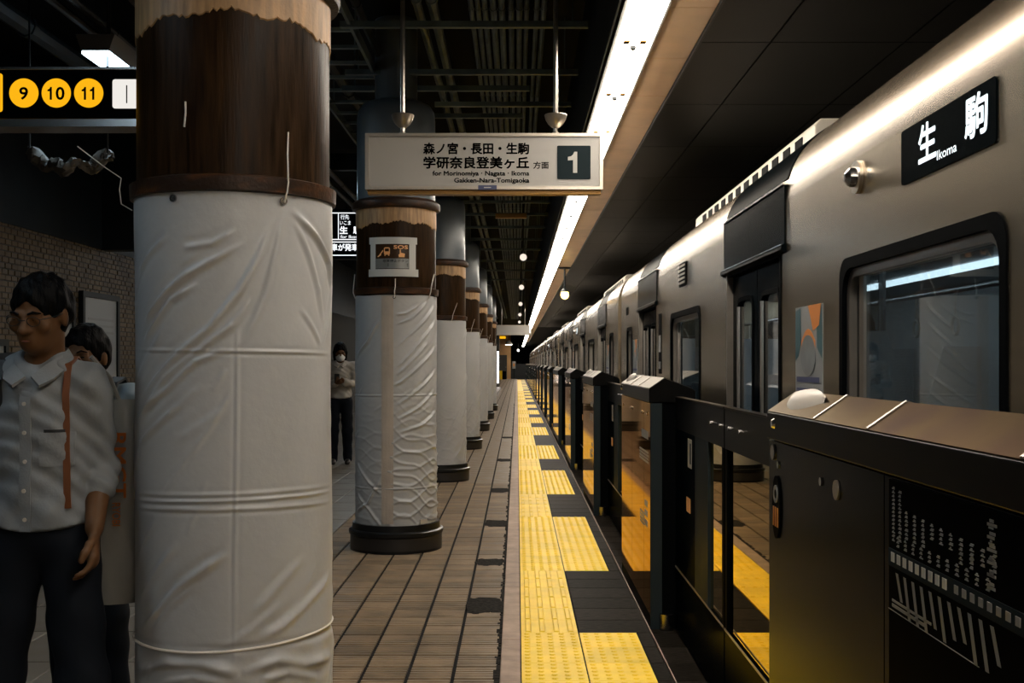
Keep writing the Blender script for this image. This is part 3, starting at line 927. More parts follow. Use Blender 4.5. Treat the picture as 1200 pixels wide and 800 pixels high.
m.map(lambda X, Y, Z: ((R + .02 + Y) * math.sin(a0 + X / R), -(R + .02 + Y) * math.cos(a0 + X / R), .228 + Z)); m.build('tape_tag', 'white_plastic', c2)
tag(c2, 'second wrapped column, with taped SOS notice and vertical tape strip', 'column', 'row of wrapped platform columns')
c3 = column(2, wrap3)
for a_, z_ in ((.5, 1.9), (-.4, 1.9)):
    cordpath(c3, [(a_, z_, .012), (a_ + .01, 1.94, .028), (a_ + .02, 1.97, .028), (a_ + .25, 2.12, .012)], .004)
tag(c3, 'third white wrapped column of the row, counted from the viewer', 'column', 'row of wrapped platform columns')
index_children()
for i in range(3, 7):
    o = copy_tree(c3); o.location = (CX, CY + CP * i, 0); o.rotation_euler.z = (0, .9, 2.1, .4)[i % 4] * 0.2
    tag(o, '%s white wrapped column of the row, counted from the viewer' % ORD[i], 'column', 'row of wrapped platform columns')

# SOS notice on column two
sos = thing('sos_notice', 'framed SOS emergency notice taped to the second column', 'notice', (CX, CY + CP, 0))
SX = -.0
def curved(name, mb, m, parent, out):
    return mb.map(lambda x, y, z: ((R + out + y) * math.sin((x + .005) / R), -(R + out + y) * math.cos((x + .005) / R), z)).build(name, m, parent)
def grid_panel(x0, x1, z0, z1, y0, y1, n=12):
    mb = MB(); V = []; F = []
    for k in range(n + 1):
        x = x0 + (x1 - x0) * k / n
        V += [(x, y0, z0), (x, y1, z0), (x, y1, z1), (x, y0, z1)]
    for k in range(n):
        a = 4 * k
        for q in range(4):
            F.append((a + q, a + 4 + q, a + 4 + (q + 1) % 4, a + (q + 1) % 4))
    F += [(0, 1, 2, 3), (4 * n + 3, 4 * n + 2, 4 * n + 1, 4 * n)]
    return mb.add(V, F)
bd = curved('notice_board', grid_panel(-.130, .125, 2.105, 2.290, 0, .004), 'sos_brown', sos, .003)
curved('silver_field', grid_panel(-.128, .123, 2.107, 2.180, .004, .005), 'sos_silver', bd, .003)
for nm, (x0, x1, z0, z1) in (('tape', (-.182, .184, 2.288, 2.338)), ('tape', (-.188, .194, 2.048, 2.102)), ('tape', (-.170, -.128, 2.10, 2.29)), ('tape', (.122, .172, 2.10, 2.29))):
    curved(nm, grid_panel(x0, x1, z0, z1, .003 if x1 - x0 > .2 else .0045, .006 if x1 - x0 > .2 else .007), 'white_paint', sos, .003)
mb = MB(); text(mb, 'SOS', .008, .112, 2.250, 2.278, .0062, .08); curved('lettering', mb, 'sos_orange', bd, .003)
mb = MB()
text(mb, '非常停止ボタン', -.07, .112, 2.152, 2.174, .0068, .02)
for z in (2.140, 2.127): mb.box(-.035, .112, .0060, .0068, z - .003, z + .003)
curved('lettering', mb, 'sign_ink', bd, .003)
mb = MB()   # train front, running figure, pressing hand
mb.add([(x, .0062, z) for x, z in rrect(-.062, -.018, 2.208, 2.262, .010)], [tuple(range(24))])
for x in (-.058, -.030): mb.add([(x, .0062, 2.2), (x + .008, .0062, 2.2), (x + .008, .0062, 2.208), (x, .0062, 2.208)], [(0, 1, 2, 3)])
mb.add([(-.100, .0062, 2.206), (-.094, .0062, 2.202), (-.066, .0062, 2.236), (-.070, .0062, 2.244)], [(0, 1, 2, 3)])
mb.add([(-.112, .0062, 2.196), (-.108, .0062, 2.190), (-.082, .0062, 2.206), (-.086, .0062, 2.216)], [(0, 1, 2, 3)])
mb.add([(.046, .0062, 2.19), (.086, .0062, 2.19), (.090, .0062, 2.216), (.070, .0062, 2.222), (.062, .0062, 2.222), (.060, .0062, 2.246), (.052, .0062, 2.246), (.052, .0062, 2.214), (.044, .0062, 2.208)], [tuple(range(9))])
curved('pictogram', mb, 'sos_orange', bd, .003)
mb = MB(); mb.add([(x, .0066, z) for x, z in rrect(-.055, -.025, 2.232, 2.254, .004)], [tuple(range(24))]); curved('pictogram', mb, 'sos_brown', bd, .003)

# ------------------------------------------------------------------ DIRECTION SIGN
SY = 6.2
k_ = 0.0011240                                       # metres per crop pixel noted from the photograph
def sx(u): return -0.822 + (u - 12) * k_ - .006
def sz(v): return 1.41 + (425 - 150) * SY / 1333 - v * k_
sg = thing('direction_sign', 'long pale hanging direction sign with black lettering and a square number 1', 'sign', (0, SY, 0))
X0, X1, Z1, Z0 = sx(12), sx(1165), sz(25), sz(298)
MB().box(X0 + .012, X1 - .012, 0.006, .105, Z0 + .012, Z1 - .012).build('panel', 'sign_panel', sg)
fr = MB()
n = 4
fr.box(X0, X1, -.004, .112, Z1 - .017, Z1); fr.box(X0, X1, -.004, .112, Z0, Z0 + .017)
fr.box(X0, X0 + .021, -.004, .112, Z0 + .017, Z1 - .017); fr.box(X1 - .018, X1, -.004, .112, Z0 + .017, Z1 - .017)
fr.build('frame', 'sign_frame', sg)
MB().box(X0 + .01, X1 - .01, .02, .09, Z0 - .022, Z0).build('underside_tray', 'brass', sg)
t1 = MB()
text(t1, '森ノ宮・長田・生駒', sx(293), sx(807), sz(127), sz(70), .004, .055)
text(t1, '学研奈良登美ヶ丘', sx(293), sx(807), sz(197), sz(137), .004, .055)
text(t1, '方面', sx(827), sx(902), sz(197), sz(162), .004, .03)
text(t1, 'for Morinomiya · Nagata · Ikoma', sx(338), sx(808), sz(237), sz(207), .004, .05)
text(t1, 'Gakken-Nara-Tomigaoka', sx(443), sx(808), sz(271), sz(241), .004, .05)
t1.build('lettering', 'sign_ink', sg, smooth=False)
nb = MB().prism(rrect(sx(943), sx(1105), sz(247), sz(85), .006), .0015, .0058).build('number_plate', 'sign_slate', sg)
t2 = MB().add([(sx(u), .0010, sz(v)) for u, v in ((1020, 217), (1040, 217), (1040, 115), (1026, 115), (1020, 128), (1010, 137), (995, 140), (995, 157), (1020, 155))], [tuple(range(9))])
t2.build('lettering', 'white_paint', nb, smooth=False)
MB().box(sx(560), sx(650), -.006, -.004, sz(300), sz(278)).build('sticker', 'sticker_blue', sg)
MB().box(sx(588), sx(622), -.0068, -.006, sz(291), sz(287)).build('sticker_print', 'white_paint', sg, smooth=False)
for u in (-.629, .212):
    zt = Z1
    MB().tube([(u, .054, zt + .12), (u, .054, 3.72)], .0125, 12).build('rod', 'satin', sg)
    MB().lathe([(.020, zt), (.020, zt + .012), (.012, zt + .018), (.012, zt + .038), (.022, zt + .042), (.042, zt + .060), (.056, zt + .085), (.062, zt + .108), (.060, zt + .112), (.020, zt + .112), (.013, zt + .125)], 28, (u, .054, 0)).build('bell_cap', 'satin', sg)
# a second sign further along
s2 = thing('direction_sign', 'far pale hanging sign in front of the end of the light strip', 'sign', (0, 36.8, 0))
MB().box(-.66, .41, 0, .25, 2.32, 2.62).build('panel', 'sign_panel', s2)
for z in (2.31, 2.615):
    MB().box(-.67, .42, -.006, .256, z, z + .015).build('frame_bar', 'sign_frame', s2)
for x in (-.5, .25):
    MB().tube([(x, .12, 2.62), (x, .12, 4.02)], .014, 8).build('rod', 'satin', s2)
MB().box(.42, .46, .05, .2, 2.30, 2.66).build('speaker', 'white_plastic', s2)
# amber hanging plate
ap = thing('hanging_plate', 'amber hanging plate under the dark conduits', 'sign', (0, 14.2, 0))
MB().box(-.27, .12, 0, .06, 3.215, 3.275).build('plate', 'brass', ap)
for x in (-.1845, .0405): MB().tube([(x, .03, 3.27), (x, .03, 4.02)], .004, 6).build('rod', 'black_paint', ap)

# ------------------------------------------------------------------ EXIT NUMBER SIGN (left)
ex = thing('exit_sign', 'black overhead sign with yellow circles numbered 9, 10 and 11', 'sign', (0, 5.5, 0))
q = 5.5 / 1333
def ex_x(px): return (px - 606) * q
def ex_z(py): return 1.41 + (425 - py) * q
XL, XR = -3.55, -1.45
MB().box(XL, XR, 0.004, .14, ex_z(140), ex_z(82)).build('panel', 'gloss_black', ex)
MB().box(XL, XR, -.004, .15, ex_z(82), ex_z(78)).build('top_rail', 'steel_band', ex, bev=.003)
MB().box(XL, XR, -.004, .15, ex_z(149), ex_z(139)).build('bottom_rail', 'steel_band', ex, bev=.003)
for px, s in ((28, '9'), (66, '10'), (104, '11')):
    c = MB().tube([(ex_x(px), .003, ex_z(109)), (ex_x(px), -.001, ex_z(109))], 17 * q, 40).build('number_disc', 'sign_yellow', ex)
    w = {'9': 10.5, '10': 21, '11': 18}[s] * q
    mb = MB()
    def one(x):
        mb.add([(ex_x(x + u), -.0016, ex_z(v)) for u, v in ((2.0, 117), (4.6, 117), (4.6, 102), (2.6, 102), (1.6, 104.2), (-.6, 105.2), (-.6, 107.2), (2.0, 107))], [tuple(range(8))])
    if s == '10':
        one(px - 9.5); text(mb, '0', ex_x(px - .5), ex_x(px + 10), ex_z(117.3), ex_z(101.8), -.0016, .06)
    elif s == '11':
        one(px - 7.5); one(px + 2.2)
    else: text(mb, s, ex_x(px) - w / 2, ex_x(px) + w / 2, ex_z(117), ex_z(102), -.0016, .06)
    mb.build('lettering', 'sign_ink', c, smooth=False)
MB().prism(rrect(ex_x(-36), ex_x(3), ex_z(131), ex_z(86), .012), -.001, .003).build('symbol_plate', 'sign_yellow', ex)
ip = MB().prism(rrect(ex_x(132), ex_x(176), ex_z(127), ex_z(93), .012), -.001, .003).build('symbol_plate', 'sign_white', ex)
mb = MB(); mb.box(ex_x(148), ex_x(149.4), -.002, -.0012, ex_z(121), ex_z(100)); mb.build('pictogram', 'sign_ink', ip)
for x in (-3.3, -1.7): MB().tube([(x, .07, ex_z(78)), (x, .07, 4.02)], .012, 8).build('rod', 'black_paint', ex)

# ------------------------------------------------------------------ DEPARTURE BOARD between columns one and two
BY = 10.4; q2 = BY / 1333
bx_ = lambda px: (px - 606) * q2
bz_ = lambda py: 1.41 + (425 - py) * q2
bo = thing('departure_board', 'black hanging departure board with white Japanese characters', 'display', (0, BY, 0))
bb = MB().box(bx_(330), bx_(470), .004, .16, bz_(303), bz_(245)).build('cabinet', 'gloss_black', bo)
mb = MB()
mb.box(bx_(336), bx_(466), .0, .003, bz_(250.0), bz_(249)); mb.box(bx_(336), bx_(466), .0, .003, bz_(281), bz_(280))
mb.box(bx_(396.2), bx_(397.0), .0, .003, bz_(280), bz_(249))
mb.box(bx_(336), bx_(466), .0, .003, bz_(284), bz_(283)); mb.box(bx_(336), bx_(466), .0, .003, bz_(299.5), bz_(298.5))
mb.build('line', 'lcd', bo)
mb = MB()
text(mb, '行先', bx_(399), bx_(409), bz_(257), bz_(251.5), .001, .01)
text(mb, 'いこま', bx_(398.5), bx_(411), bz_(263.5), bz_(258.5), .001, .01)
text(mb, '生', bx_(398), bx_(407.5), bz_(274), bz_(265), .001, .05)
text(mb, '駒', bx_(414), bx_(423.5), bz_(274), bz_(265), .001, .05)
text(mb, 'for Ikoma', bx_(399), bx_(424), bz_(279), bz_(275.5), .001, .01)
text(mb, '電車が発車しました', bx_(380), bx_(452), bz_(294), bz_(285.5), .001, .04)
mb.build('lettering', 'lcd', bo, smooth=False)
for x in (bx_(345), bx_(455)): MB().tube([(x, .08, bz_(245)), (x, .08, 4.02)], .012, 8).build('rod', 'black_paint', bo)

# ------------------------------------------------------------------ WALL POSTERS on the brick wall
def poster(label, y0, y1, z0, z1, face):
    t = thing('wall_poster', label, 'poster', (-4.605, 0, 0), group='posters on the brick wall')
    mb = MB(); ring_slab(mb, [(y0, z0), (y1, z0), (y1, z1), (y0, z1)], [(y0 + .06, z0 + .06), (y1 - .06, z0 + .06), (y1 - .06, z1 - .06), (y0 + .06, z1 - .06)], 0, .05)
    mb.build('frame', 'black_paint', t, smooth=False)
    s = MB().box(0, .03, y0 + .06, y1 - .06, z0 + .06, z1 - .06).build('sheet', face, t)
    ln = MB()
    for k in range(3): ln.box(.0305, .032, y0 + .18, y1 - .16, z1 - .30 - .07 * k, z1 - .275 - .07 * k)
    ln.build('print', 'grey_print', s)
    return t
poster('tall pale framed poster beside the man in the white shirt', 11.95, 13.05, 1.05, 2.17, 'poster_white')
poster('pale framed poster partly behind the head of the man in the white shirt', 10.9, 11.75, 1.05, 2.0, 'poster_white')
poster('white framed poster at the left edge of the view', 9.2, 10.2, .95, 1.62, 'poster_white')

# ------------------------------------------------------------------ PLATFORM GATES
GX0, GX1 = 0.705, 0.945
def gate_housing(L, detailed=True, satin=False):
    """local: y from 0 (near end) to L (far end)"""
    t = thing('gate_housing', '', 'platform gate')
    face = 'gate_face_satin' if satin else 'gate_face'
    MB().box(GX0 + .012, GX1, .012, L - .012, 0.0, 1.20).build('body', 'gate_body', t)
    # front panels with recessed joints
    cuts = [.0, .30, .95, L] if L < 2 else [0, 1.62, L]
    if satin: cuts = [0, L - 1.00 - .0, L]
    for a, b in zip(cuts[:-1], cuts[1:]):
        MB().box(GX0, GX0 + .012, a + .003, b - .003, .075, 1.195).build('front_panel', face, t)
    MB().box(GX0 + .004, GX0 + .012, .003, L - .003, 0, .072).build('plinth', 'gate_body', t)
    for y0, y1 in ((0, .012), (L - .012, L)):
        MB().box(GX0 + .002, GX0 + .062, y0, y1, .0, 1.195).build('end_post', 'gate_post', t)
    # gabled cap
    prof_o = [(GX0 - .006, 1.20), (GX0 - .006, 1.272), (GX0 + .075, 1.328), (GX1 - .02, 1.275), (GX1, 1.262), (GX1, 1.20)]
    cap = MB().prism(prof_o, .0, L).build('cap', 'gate_cap_dark', t, bev=.003, smooth=False)
    top = MB().prism([(GX0 - .004, 1.2735), (GX0 - .004, 1.2765), (GX0 + .075, 1.3315), (GX1 - .022, 1.279), (GX1 - .02, 1.2755), (GX0 + .075, 1.3285)], .004, L - .004).build('cap_plate', 'gate_cap', cap, smooth=False)
    for y in ((.55, 1.0) if L < 2 else (.6, 1.05, 1.75, L - .5)):
        MB().prism([(GX0 - .004, 1.277), (GX0 - .004, 1.280), (GX0 + .075, 1.335), (GX1 - .022, 1.2825), (GX1 - .022, 1.2795), (GX0 + .075, 1.332)], y, y + .012).build('cap_joint', 'satin', cap, smooth=False)
    # status lamp dome on the far end
    dm = []
    n = 10
    mb = MB()
    for k in range(9):
        u = k / 8; mb_y = L - .06 - .34 * u; h = .030 * math.sin(PI * min(1, u * .9 + .08)) ** .7
        for j in range(7):
            w = -1 + 2 * j / 6
            mb.v.append((GX0 + .045 + .036 * w * math.sin(PI * min(1, u * .8 + .15)), mb_y, 1.304 + .024 * w + h * math.sqrt(max(0, 1 - w * w))))
    for k in range(8):
        for j in range(6): mb.f.append((k * 7 + j, k * 7 + j + 1, (k + 1) * 7 + j + 1, (k + 1) * 7 + j))
    nb0 = len(mb.v)
    for k in range(9):
        for j in (0, 6):
            x, y, z = mb.v[k * 7 + j]; mb.v.append((x, y, z - .01))
    mb.build('status_lamp', 'white_plastic', t)
    # locks
    ys = [.14, .34, .42, .92, 1.02, L - .12] if L < 2 else [.2, .9, 1.5, L - .55, L - .12]
    for y in ys:
        MB().tube([(GX0 + .002, y, 1.135), (GX0 - .004, y, 1.135)], .010, 12).build('lock', 'chrome', t)
    MB().tube([(GX0 - .008, L - .10, 1.245), (GX0 - .016, L - .10, 1.245)], [.014, .010], 12).build('sensor_lens', 'chrome', cap)
    # foot
    MB().tube([(GX0 + .085, -.012, .0), (GX0 + .085, -.012, .085)], .038, 18).build('foot', 'steel_band', t)
    return t
def print_block(t, y0, y1, z1, z0, rows, m='grey_print', seed=1, x=GX0):
    rr = random.Random(seed); mb = MB(); dz = (z1 - z0) / rows
    for r in range(rows):
        z = z1 - r * dz; y = y1
        while y > y0 + .01:
            l = min(rr.uniform(.008, .04), y - y0)
            mb.box(x - .0008, x, y - l, y, z - dz * .62, z); y -= l + .006
    return tag(mb.build('print', m, t, smooth=False), kind='stuff')

g_std = gate_housing(1.64)
print_block(g_std, .10, .42, 1.04, .97, 1, 'white_paint', 2); print_block(g_std, .07, .52, .93, .86, 4, 'white_paint', 3)
print_block(g_std, .12, .26, .66, .50, 3, 'white_paint', 5); print_block(g_std, .28, .50, .58, .50, 4, 'white_paint', 6)
g_long = gate_housing(2.66)
index_children()
hous = []
for a, b in zip(OPEN[:-1], OPEN[1:]):
    hous.append((a + 1.425, b - 1.425))
used = {'s': False, 'l': False}
vis = 0
for y0, y1 in hous:
    if y0 < -3: continue
    if abs(y0 - .525) < .05: continue                # the nearest housing is built on its own below
    long_ = (y1 - y0) > 2
    src = g_long if long_ else g_std
    key = 'l' if long_ else 's'
    o = copy_tree(src) if used[key] else src
    used[key] = True
    o.location = (0, y0, 0)
    vis += 1
    if y0 < 0: lab = 'black gate housing behind the viewer'
    elif vis < 20: lab = '%s black gate housing with gabled cap along the platform edge' % ORD[vis]
    else: lab = 'distant black gate housing near the tunnel'
    tag(o, lab, 'platform gate', 'gate housings along the platform edge')
# nearest long housing, satin, with route map
gn = gate_housing(2.66, satin=True)
gn.location = (0, .525, 0)
tag(gn, 'nearest large black gate housing carrying the white printed route map', 'platform gate', 'gate housings along the platform edge')
mp = MB().box(GX0 - .004, GX0, .35, 1.62, .10, 1.192).build('route_map', 'map_board', gn)
mx = GX0 - .004
mb = MB()
def bar(m_, y0, y1, z0, z1): m_.box(mx - .0010, mx, y0, y1, z0, z1)
rr = random.Random(12)
# the map runs right-hand = nearer the viewer (smaller y)
def glyphrow(m_, y, z1, z0, h=.013, g=.019, w=.016):
    z = z1
    while z > z0:
        m_.box(mx - .0010, mx, y - w * rr.uniform(.7, 1), y, z - h, z - h * .62)
        m_.box(mx - .0010, mx, y - w * rr.uniform(.5, 1), y - w * .25, z - h * .5, z - h * .1)
        z -= g
glyphrow(mb, 1.600, 1.05, .80); glyphrow(mb, 1.565, 1.04, .80)
for k in range(10):
    y = 1.53 - .042 * k; glyphrow(mb, y, .955 - .004 * k, .895 - .004 * k)
for k in range(10):
    if k in (3, 4, 5, 8, 9): continue
    glyphrow(mb, 1.53 - .042 * k, .875, .835)
for k in range(11):
    glyphrow(mb, 1.575 - .040 * k, .82, .765)
glyphrow(mb, 1.17, 1.05, .80, .030, .048, .034); glyphrow(mb, 1.165, 1.03, .82, .02, .06, .02)
mb.build('print', 'grey_print', mp, smooth=False)
mb = MB(); bar(mb, .35, 1.62, .665, .75); mb.build('route_band', 'map_band', mp)
mb = MB()
for k in range(9): mb.box(mx - .0020, mx - .001, 1.585 - .032 * k, 1.603 - .032 * k, .69, .735)
mb.build('print', 'white_paint', mp, smooth=False)
mb = MB()
for k in range(20): mb.box(mx - .0020, mx - .001, 1.28 - .032 * k, 1.296 - .032 * k, .695, .73)
for k in range(11):
    y = 1.58 - .042 * k; l = rr.uniform(.12, .20)
    mb.add([(mx - .001, y, .645), (mx - .001, y - .014, .645), (mx - .001, y - .040, .645 - l), (mx - .001, y - .026, .645 - l)], [(0, 1, 2, 3)])
y = .93
mb.add([(mx - .001, y, .64), (mx - .001, y - .02, .64), (mx - .001, y - .10, .32), (mx - .001, y - .08, .32)], [(0, 1, 2, 3)])
bar(mb, 1.43, 1.60, .475, .49); bar(mb, 1.40, 1.60, .50, .512); bar(mb, 1.2, 1.62, .455, .458)
mb.build('print', 'grey_print', mp, smooth=False)
for c_ in [q_ for q_ in bpy.data.objects if q_.parent == mp]:
    if c_.name.startswith('print'): c_['kind'] = 'stuff'
    for v_ in c_.data.vertices: v_.co.z = 1.180 + (v_.co.z - 1.05) * .39
# oval badge
def oval(cy, cz, ry, rz, x0, x1, n=28):
    return MB().slab([(cy + ry * math.cos(2 * PI * k / n), cz + rz * math.sin(2 * PI * k / n)) for k in range(n)], x0, x1)
bg = oval(2.555, 1.02, .045, .085, GX0 - .005, GX0 - .0005).build('badge', 'gasket', gn)
mb = MB()
for dy in (-.024, 0, .024): mb.box(GX0 - .0065, GX0 - .005, 2.555 + dy - .006, 2.555 + dy + .006, .968, 1.02)
mb.build('badge_bars', 'poster_orange', bg)
mb = MB(); ring_slab(mb, [(2.555 + .026 * math.cos(a), 1.055 + .024 * math.sin(a)) for a in [2 * PI * k / 20 for k in range(20)]], [(2.555 + .015 * math.cos(a), 1.055 + .013 * math.sin(a)) for a in [2 * PI * k / 20 for k in range(20)]], GX0 - .0065, GX0 - .005)
mb.build('badge_emblem', 'grey_print', bg)
for y, z in ((2.60, 1.165), (1.98, 1.13)):
    MB().tube([(GX0 + .002, y, z), (GX0 - .005, y, z)], .022, 16).build('key_lock', 'satin', gn)

# sliding leaves
LX0, LX1 = .838, .872
def leaf(far):
    t = thing('gate_leaf', '', 'gate door')
    s = 1 if far else -1
    # local y: 0 at the meeting line, growing towards its housing
    Y = lambda v: s * v
    def bx(name, a, b, z0, z1, m, x0=LX0, x1=LX1, par=None):
        a, b = sorted((Y(a), Y(b)))
        return MB().box(x0, x1, a, b, z0, z1).build(name, m, par or t)
    tr_ = bx('top_rail', .012, 1.405, 1.065, 1.225, 'gate_cap_dark')
    bx('rail_cap', .012, 1.405, 1.225, 1.232, 'gate_cap', LX0 - .003, LX1 + .003)
    bx('kick_panel', .012, 1.405, .018, .33, 'gloss_black')
    bx('meeting_stile', .012, .055, .33, 1.065, 'gasket')
    if far:
        bx('glass', .055, .40, .33, 1.065, 'gate_glass', .851, .859)
        bx('panel', .40, .76, .33, 1.065, 'gate_post'); bx('panel', .76, 1.405, .33, 1.065, 'gloss_black')
        st = bx('sticker', .86, .98, .90, 1.04, 'white_plastic', LX0 - .0015, LX0)
        bx('sticker_print', .875, .91, .92, 1.02, 'sign_ink', LX0 - .0022, LX0 - .0015, st)
        bx('indicator', .90, 1.02, .68, .75, 'sos_orange', LX0 - .002, LX0)
    else:
        bx('glass', .055, 1.20, .33, 1.065, 'gate_glass', .851, .859)
        bx('end_stile', 1.20, 1.405, .33, 1.065, 'gate_post')
    mb = MB(); a, b = sorted((Y(.055), Y(1.40)))
    bx('rail_trim', .012, 1.405, .335, .342, 'satin', LX0 - .004, LX0)
    for yv in (.10, .32):
        y = Y(yv); mb.tube([(LX0, y, 1.15), (LX0 - .005, y, 1.15)], .008, 10)
    mb.build('bolt', 'chrome', t)
    return t
lf, ln = leaf(True), leaf(False)
index_children()
f1 = True; vis = 0
for c in OPEN:
    if c < -3 or c > 45: continue
    a = lf if f1 else copy_tree(lf); b = ln if f1 else copy_tree(ln); f1 = False
    a.location = (0, c, 0); b.location = (0, c, 0)
    if c < 0: nm = 'behind the viewer'
    else:
        nm = 'in the %s gate opening' % ORD[vis]; vis += 1
    tag(a, 'far sliding gate leaf with black panel ' + nm, 'gate door', 'sliding gate leaves')
    tag(b, 'near sliding glazed gate leaf ' + nm, 'gate door', 'sliding gate leaves')
#PART2
# ------------------------------------------------------------------ TRAIN
TX = 1.20; CL = 19.2; TXB = 4.0
DOORS = [2.60, 7.27, 11.93, 16.60]
WINS = [((DOORS[k] + DOORS[k + 1]) / 2 - .70, (DOORS[k] + DOORS[k + 1]) / 2 + .70) for k in range(3)]
ENDW = [(.70, 1.22), (CL - 1.22, CL - .70)]
HOLES = [(c - .65, c + .65, -.02, 1.90) for c in DOORS] + [(a, b, .78, 1.77) for a, b in WINS] + [(a, b, .78, 1.77) for a, b in ENDW]
def holed_wall(x, flip=False, z0=-.85, z1=2.135):
    ysb = sorted(set([0, CL] + [h[0] for h in HOLES] + [h[1] for h in HOLES]))
    zsb = sorted(set([z0, z1] + [h[2] for h in HOLES] + [h[3] for h in HOLES]))
    idx = {}; V = []; F = []
    def vid(y, z):
        if (y, z) not in idx: idx[(y, z)] = len(V); V.append((x, y, z))
        return idx[(y, z)]
    for a, b in zip(ysb[:-1], ysb[1:]):
        for c, d in zip(zsb[:-1], zsb[1:]):
            my, mz = (a + b) / 2, (c + d) / 2
            if any(h[0] < my < h[1] and h[2] < mz < h[3] for h in HOLES): continue
            F.append((vid(a, c), vid(b, c), vid(b, d), vid(a, d)))
    return MB().add(V, F)
SHO = [(TX + .38 * (1 - math.cos(a)), 2.135 + .375 * math.sin(a)) for a in [PI / 2 * k / 12 for k in range(13)]]
SHO = [(x, z) for x, z in SHO]
ROOF = SHO + [(1.9, 2.545), (2.25, 2.575), (2.6, 2.585)]
ROOF = ROOF + [(5.2 - x, z) for x, z in reversed(ROOF[:-1])]
def strip(prof, y0, y1, off=0.0):
    P = []
    for i, (x, z) in enumerate(prof):
        a = prof[max(0, i - 1)]; b = prof[min(len(prof) - 1, i + 1)]
        tx, tz = b[0] - a[0], b[1] - a[1]; l = math.hypot(tx, tz) or 1
        P.append((x - tz / l * off, z + tx / l * off))
    n = len(P)
    return MB().add([(x, y0, z) for x, z in P] + [(x, y1, z) for x, z in P], [(i, i + 1, n + i + 1, n + i) for i in range(n - 1)])

car = thing('train_car', '', 'train car')
holed_wall(TX).build('side_wall', 'steel', car, smooth=False)
inner = holed_wall(TX + .07, z0=0.0).build('inner_wall', 'cabin_wall', car, smooth=False)
strip(ROOF, 0, CL).build('roof', 'steel_roof', car, angle=60)
MB().box(TXB, TXB + .03, 0, CL, -.85, 2.135).build('far_side', 'steel', car)
MB().box(3.966, 3.985, .04, CL - .04, -.02, 2.10).build('far_lining', 'cabin_wall', car)
MB().box(TX + .1, TXB - .05, 0, CL, -.10, -.02).build('cabin_floor', 'wall_dark', car)
MB().box(TX + .3, TXB - .3, .3, CL - .3, -.9, -.12).build('underframe', 'gate_body', car)
MB().box(TX + .08, TXB, .02, CL - .02, 2.105, 2.125).build('cabin_ceiling', 'cabin_wall', car)
for y0, y1 in ((0, .03), (CL - .03, CL)):
    mb = MB().prism([(TX, -.85)] + ROOF + [(TXB, -.85)], y0, y1)
    mb.build('end_wall', 'steel', car, smooth=False)
for y0, y1 in ((-.19, 0), (CL, CL + .19)):
    MB().box(2.0, 3.2, y0, y1, -.2, 2.1).build('gangway', 'gasket', car)
for x in (2.0, 3.2):
    MB().box(x - .06, x + .06, .6, CL - .6, 2.075, 2.104).build('cabin_lamp', 'cabin_glow', car)
# long bench seats opposite and panels of the far side
for k in range(3):
    a, b = DOORS[k] + .85, DOORS[k + 1] - .85
    se = MB().prism([(3.50, .0), (3.45, .42), (3.47, .46), (3.88, .42), (3.92, .9), (3.94, .9), (3.94, 0)], a, b).build('bench_seat', 'seat_cloth', car, smooth=False)
    MB().box(3.945, 3.965, (a + b) / 2 - .70, (a + b) / 2 + .70, .92, 1.70).build('far_window', 'gloss_black', car)
ptm = MB().prism([(1.30, .25), (1.30, 1.55), (1.62, 1.55), (1.78, 1.0), (1.80, .25)], -.015, .015).mesh('seat_partition', 'cabin_wall', smooth=False)
ptf = MB().prism([(3.94, .25), (3.94, 1.55), (3.62, 1.55), (3.46, 1.0), (3.44, .25)], -.015, .015).mesh('seat_partition', 'cabin_wall', smooth=False)
for c in DOORS:
    for d in (-.83, .83):
        obj('seat_partition', ptm, car, loc=(0, c + d, 0)); obj('seat_partition', ptf, car, loc=(0, c + d, 0))
hand = MB().tube([(2.35, .5, 1.80), (2.35, CL - .5, 1.80)], .014, 8).build('grab_rail', 'chrome', car)
polem = MB().tube([(1.62, 0, 0), (1.62, 0, 2.105)], .016, 10).mesh('grab_pole', 'chrome')
for c in DOORS:
    for d in (-.78, .78):
        obj('grab_pole', polem, car, loc=(0, c + d, 0))
strapm = MB().tube([(2.35, 0, 1.80), (2.35, 0, 1.66)], .007, 6)
P = [(2.35, .045 * math.sin(2 * PI * k / 16), 1.61 + .05 * math.cos(2 * PI * k / 16)) for k in range(17)]
strapm.tube(P, .008, 6, cap=False)
strapm = strapm.mesh('hand_strap', 'white_plastic')
for k in range(28): obj('hand_strap', strapm, car, loc=(0, 1.4 + .6 * k, 0))
# door leaf mesh (shared)
def rr_pair(y0, y1, z0, z1, wy0, wy1, wz0, wz1, r):
    return rrect(y0, y1, z0, z1, .002), rrect(wy0, wy1, wz0, wz1, r)
leafm = MB(); o_, i_ = rr_pair(0.004, .642, .0, 1.895, .15, .545, .70, 1.75, .06); ring_slab(leafm, o_, i_, TX + .030, TX + .062)
leafm = leafm.mesh('door_leaf', 'door_black')
lring = MB(); o_, i_ = rrect(.132, .563, .682, 1.768, .075), rrect(.155, .540, .705, 1.745, .055); ring_slab(lring, o_, i_, TX + .024, TX + .034)
lring = lring.mesh('window_gasket', 'gasket')
lpane = MB().slab(rrect(.15, .545, .70, 1.75, .06), TX + .040, TX + .046).mesh('window_pane', 'train_glass')
ledge = [MB().box(TX + .022, TX + .036, a, a + .022, .72, 1.72).mesh('edge_strip', 'satin', smooth=False) for a in (.522, .152)]
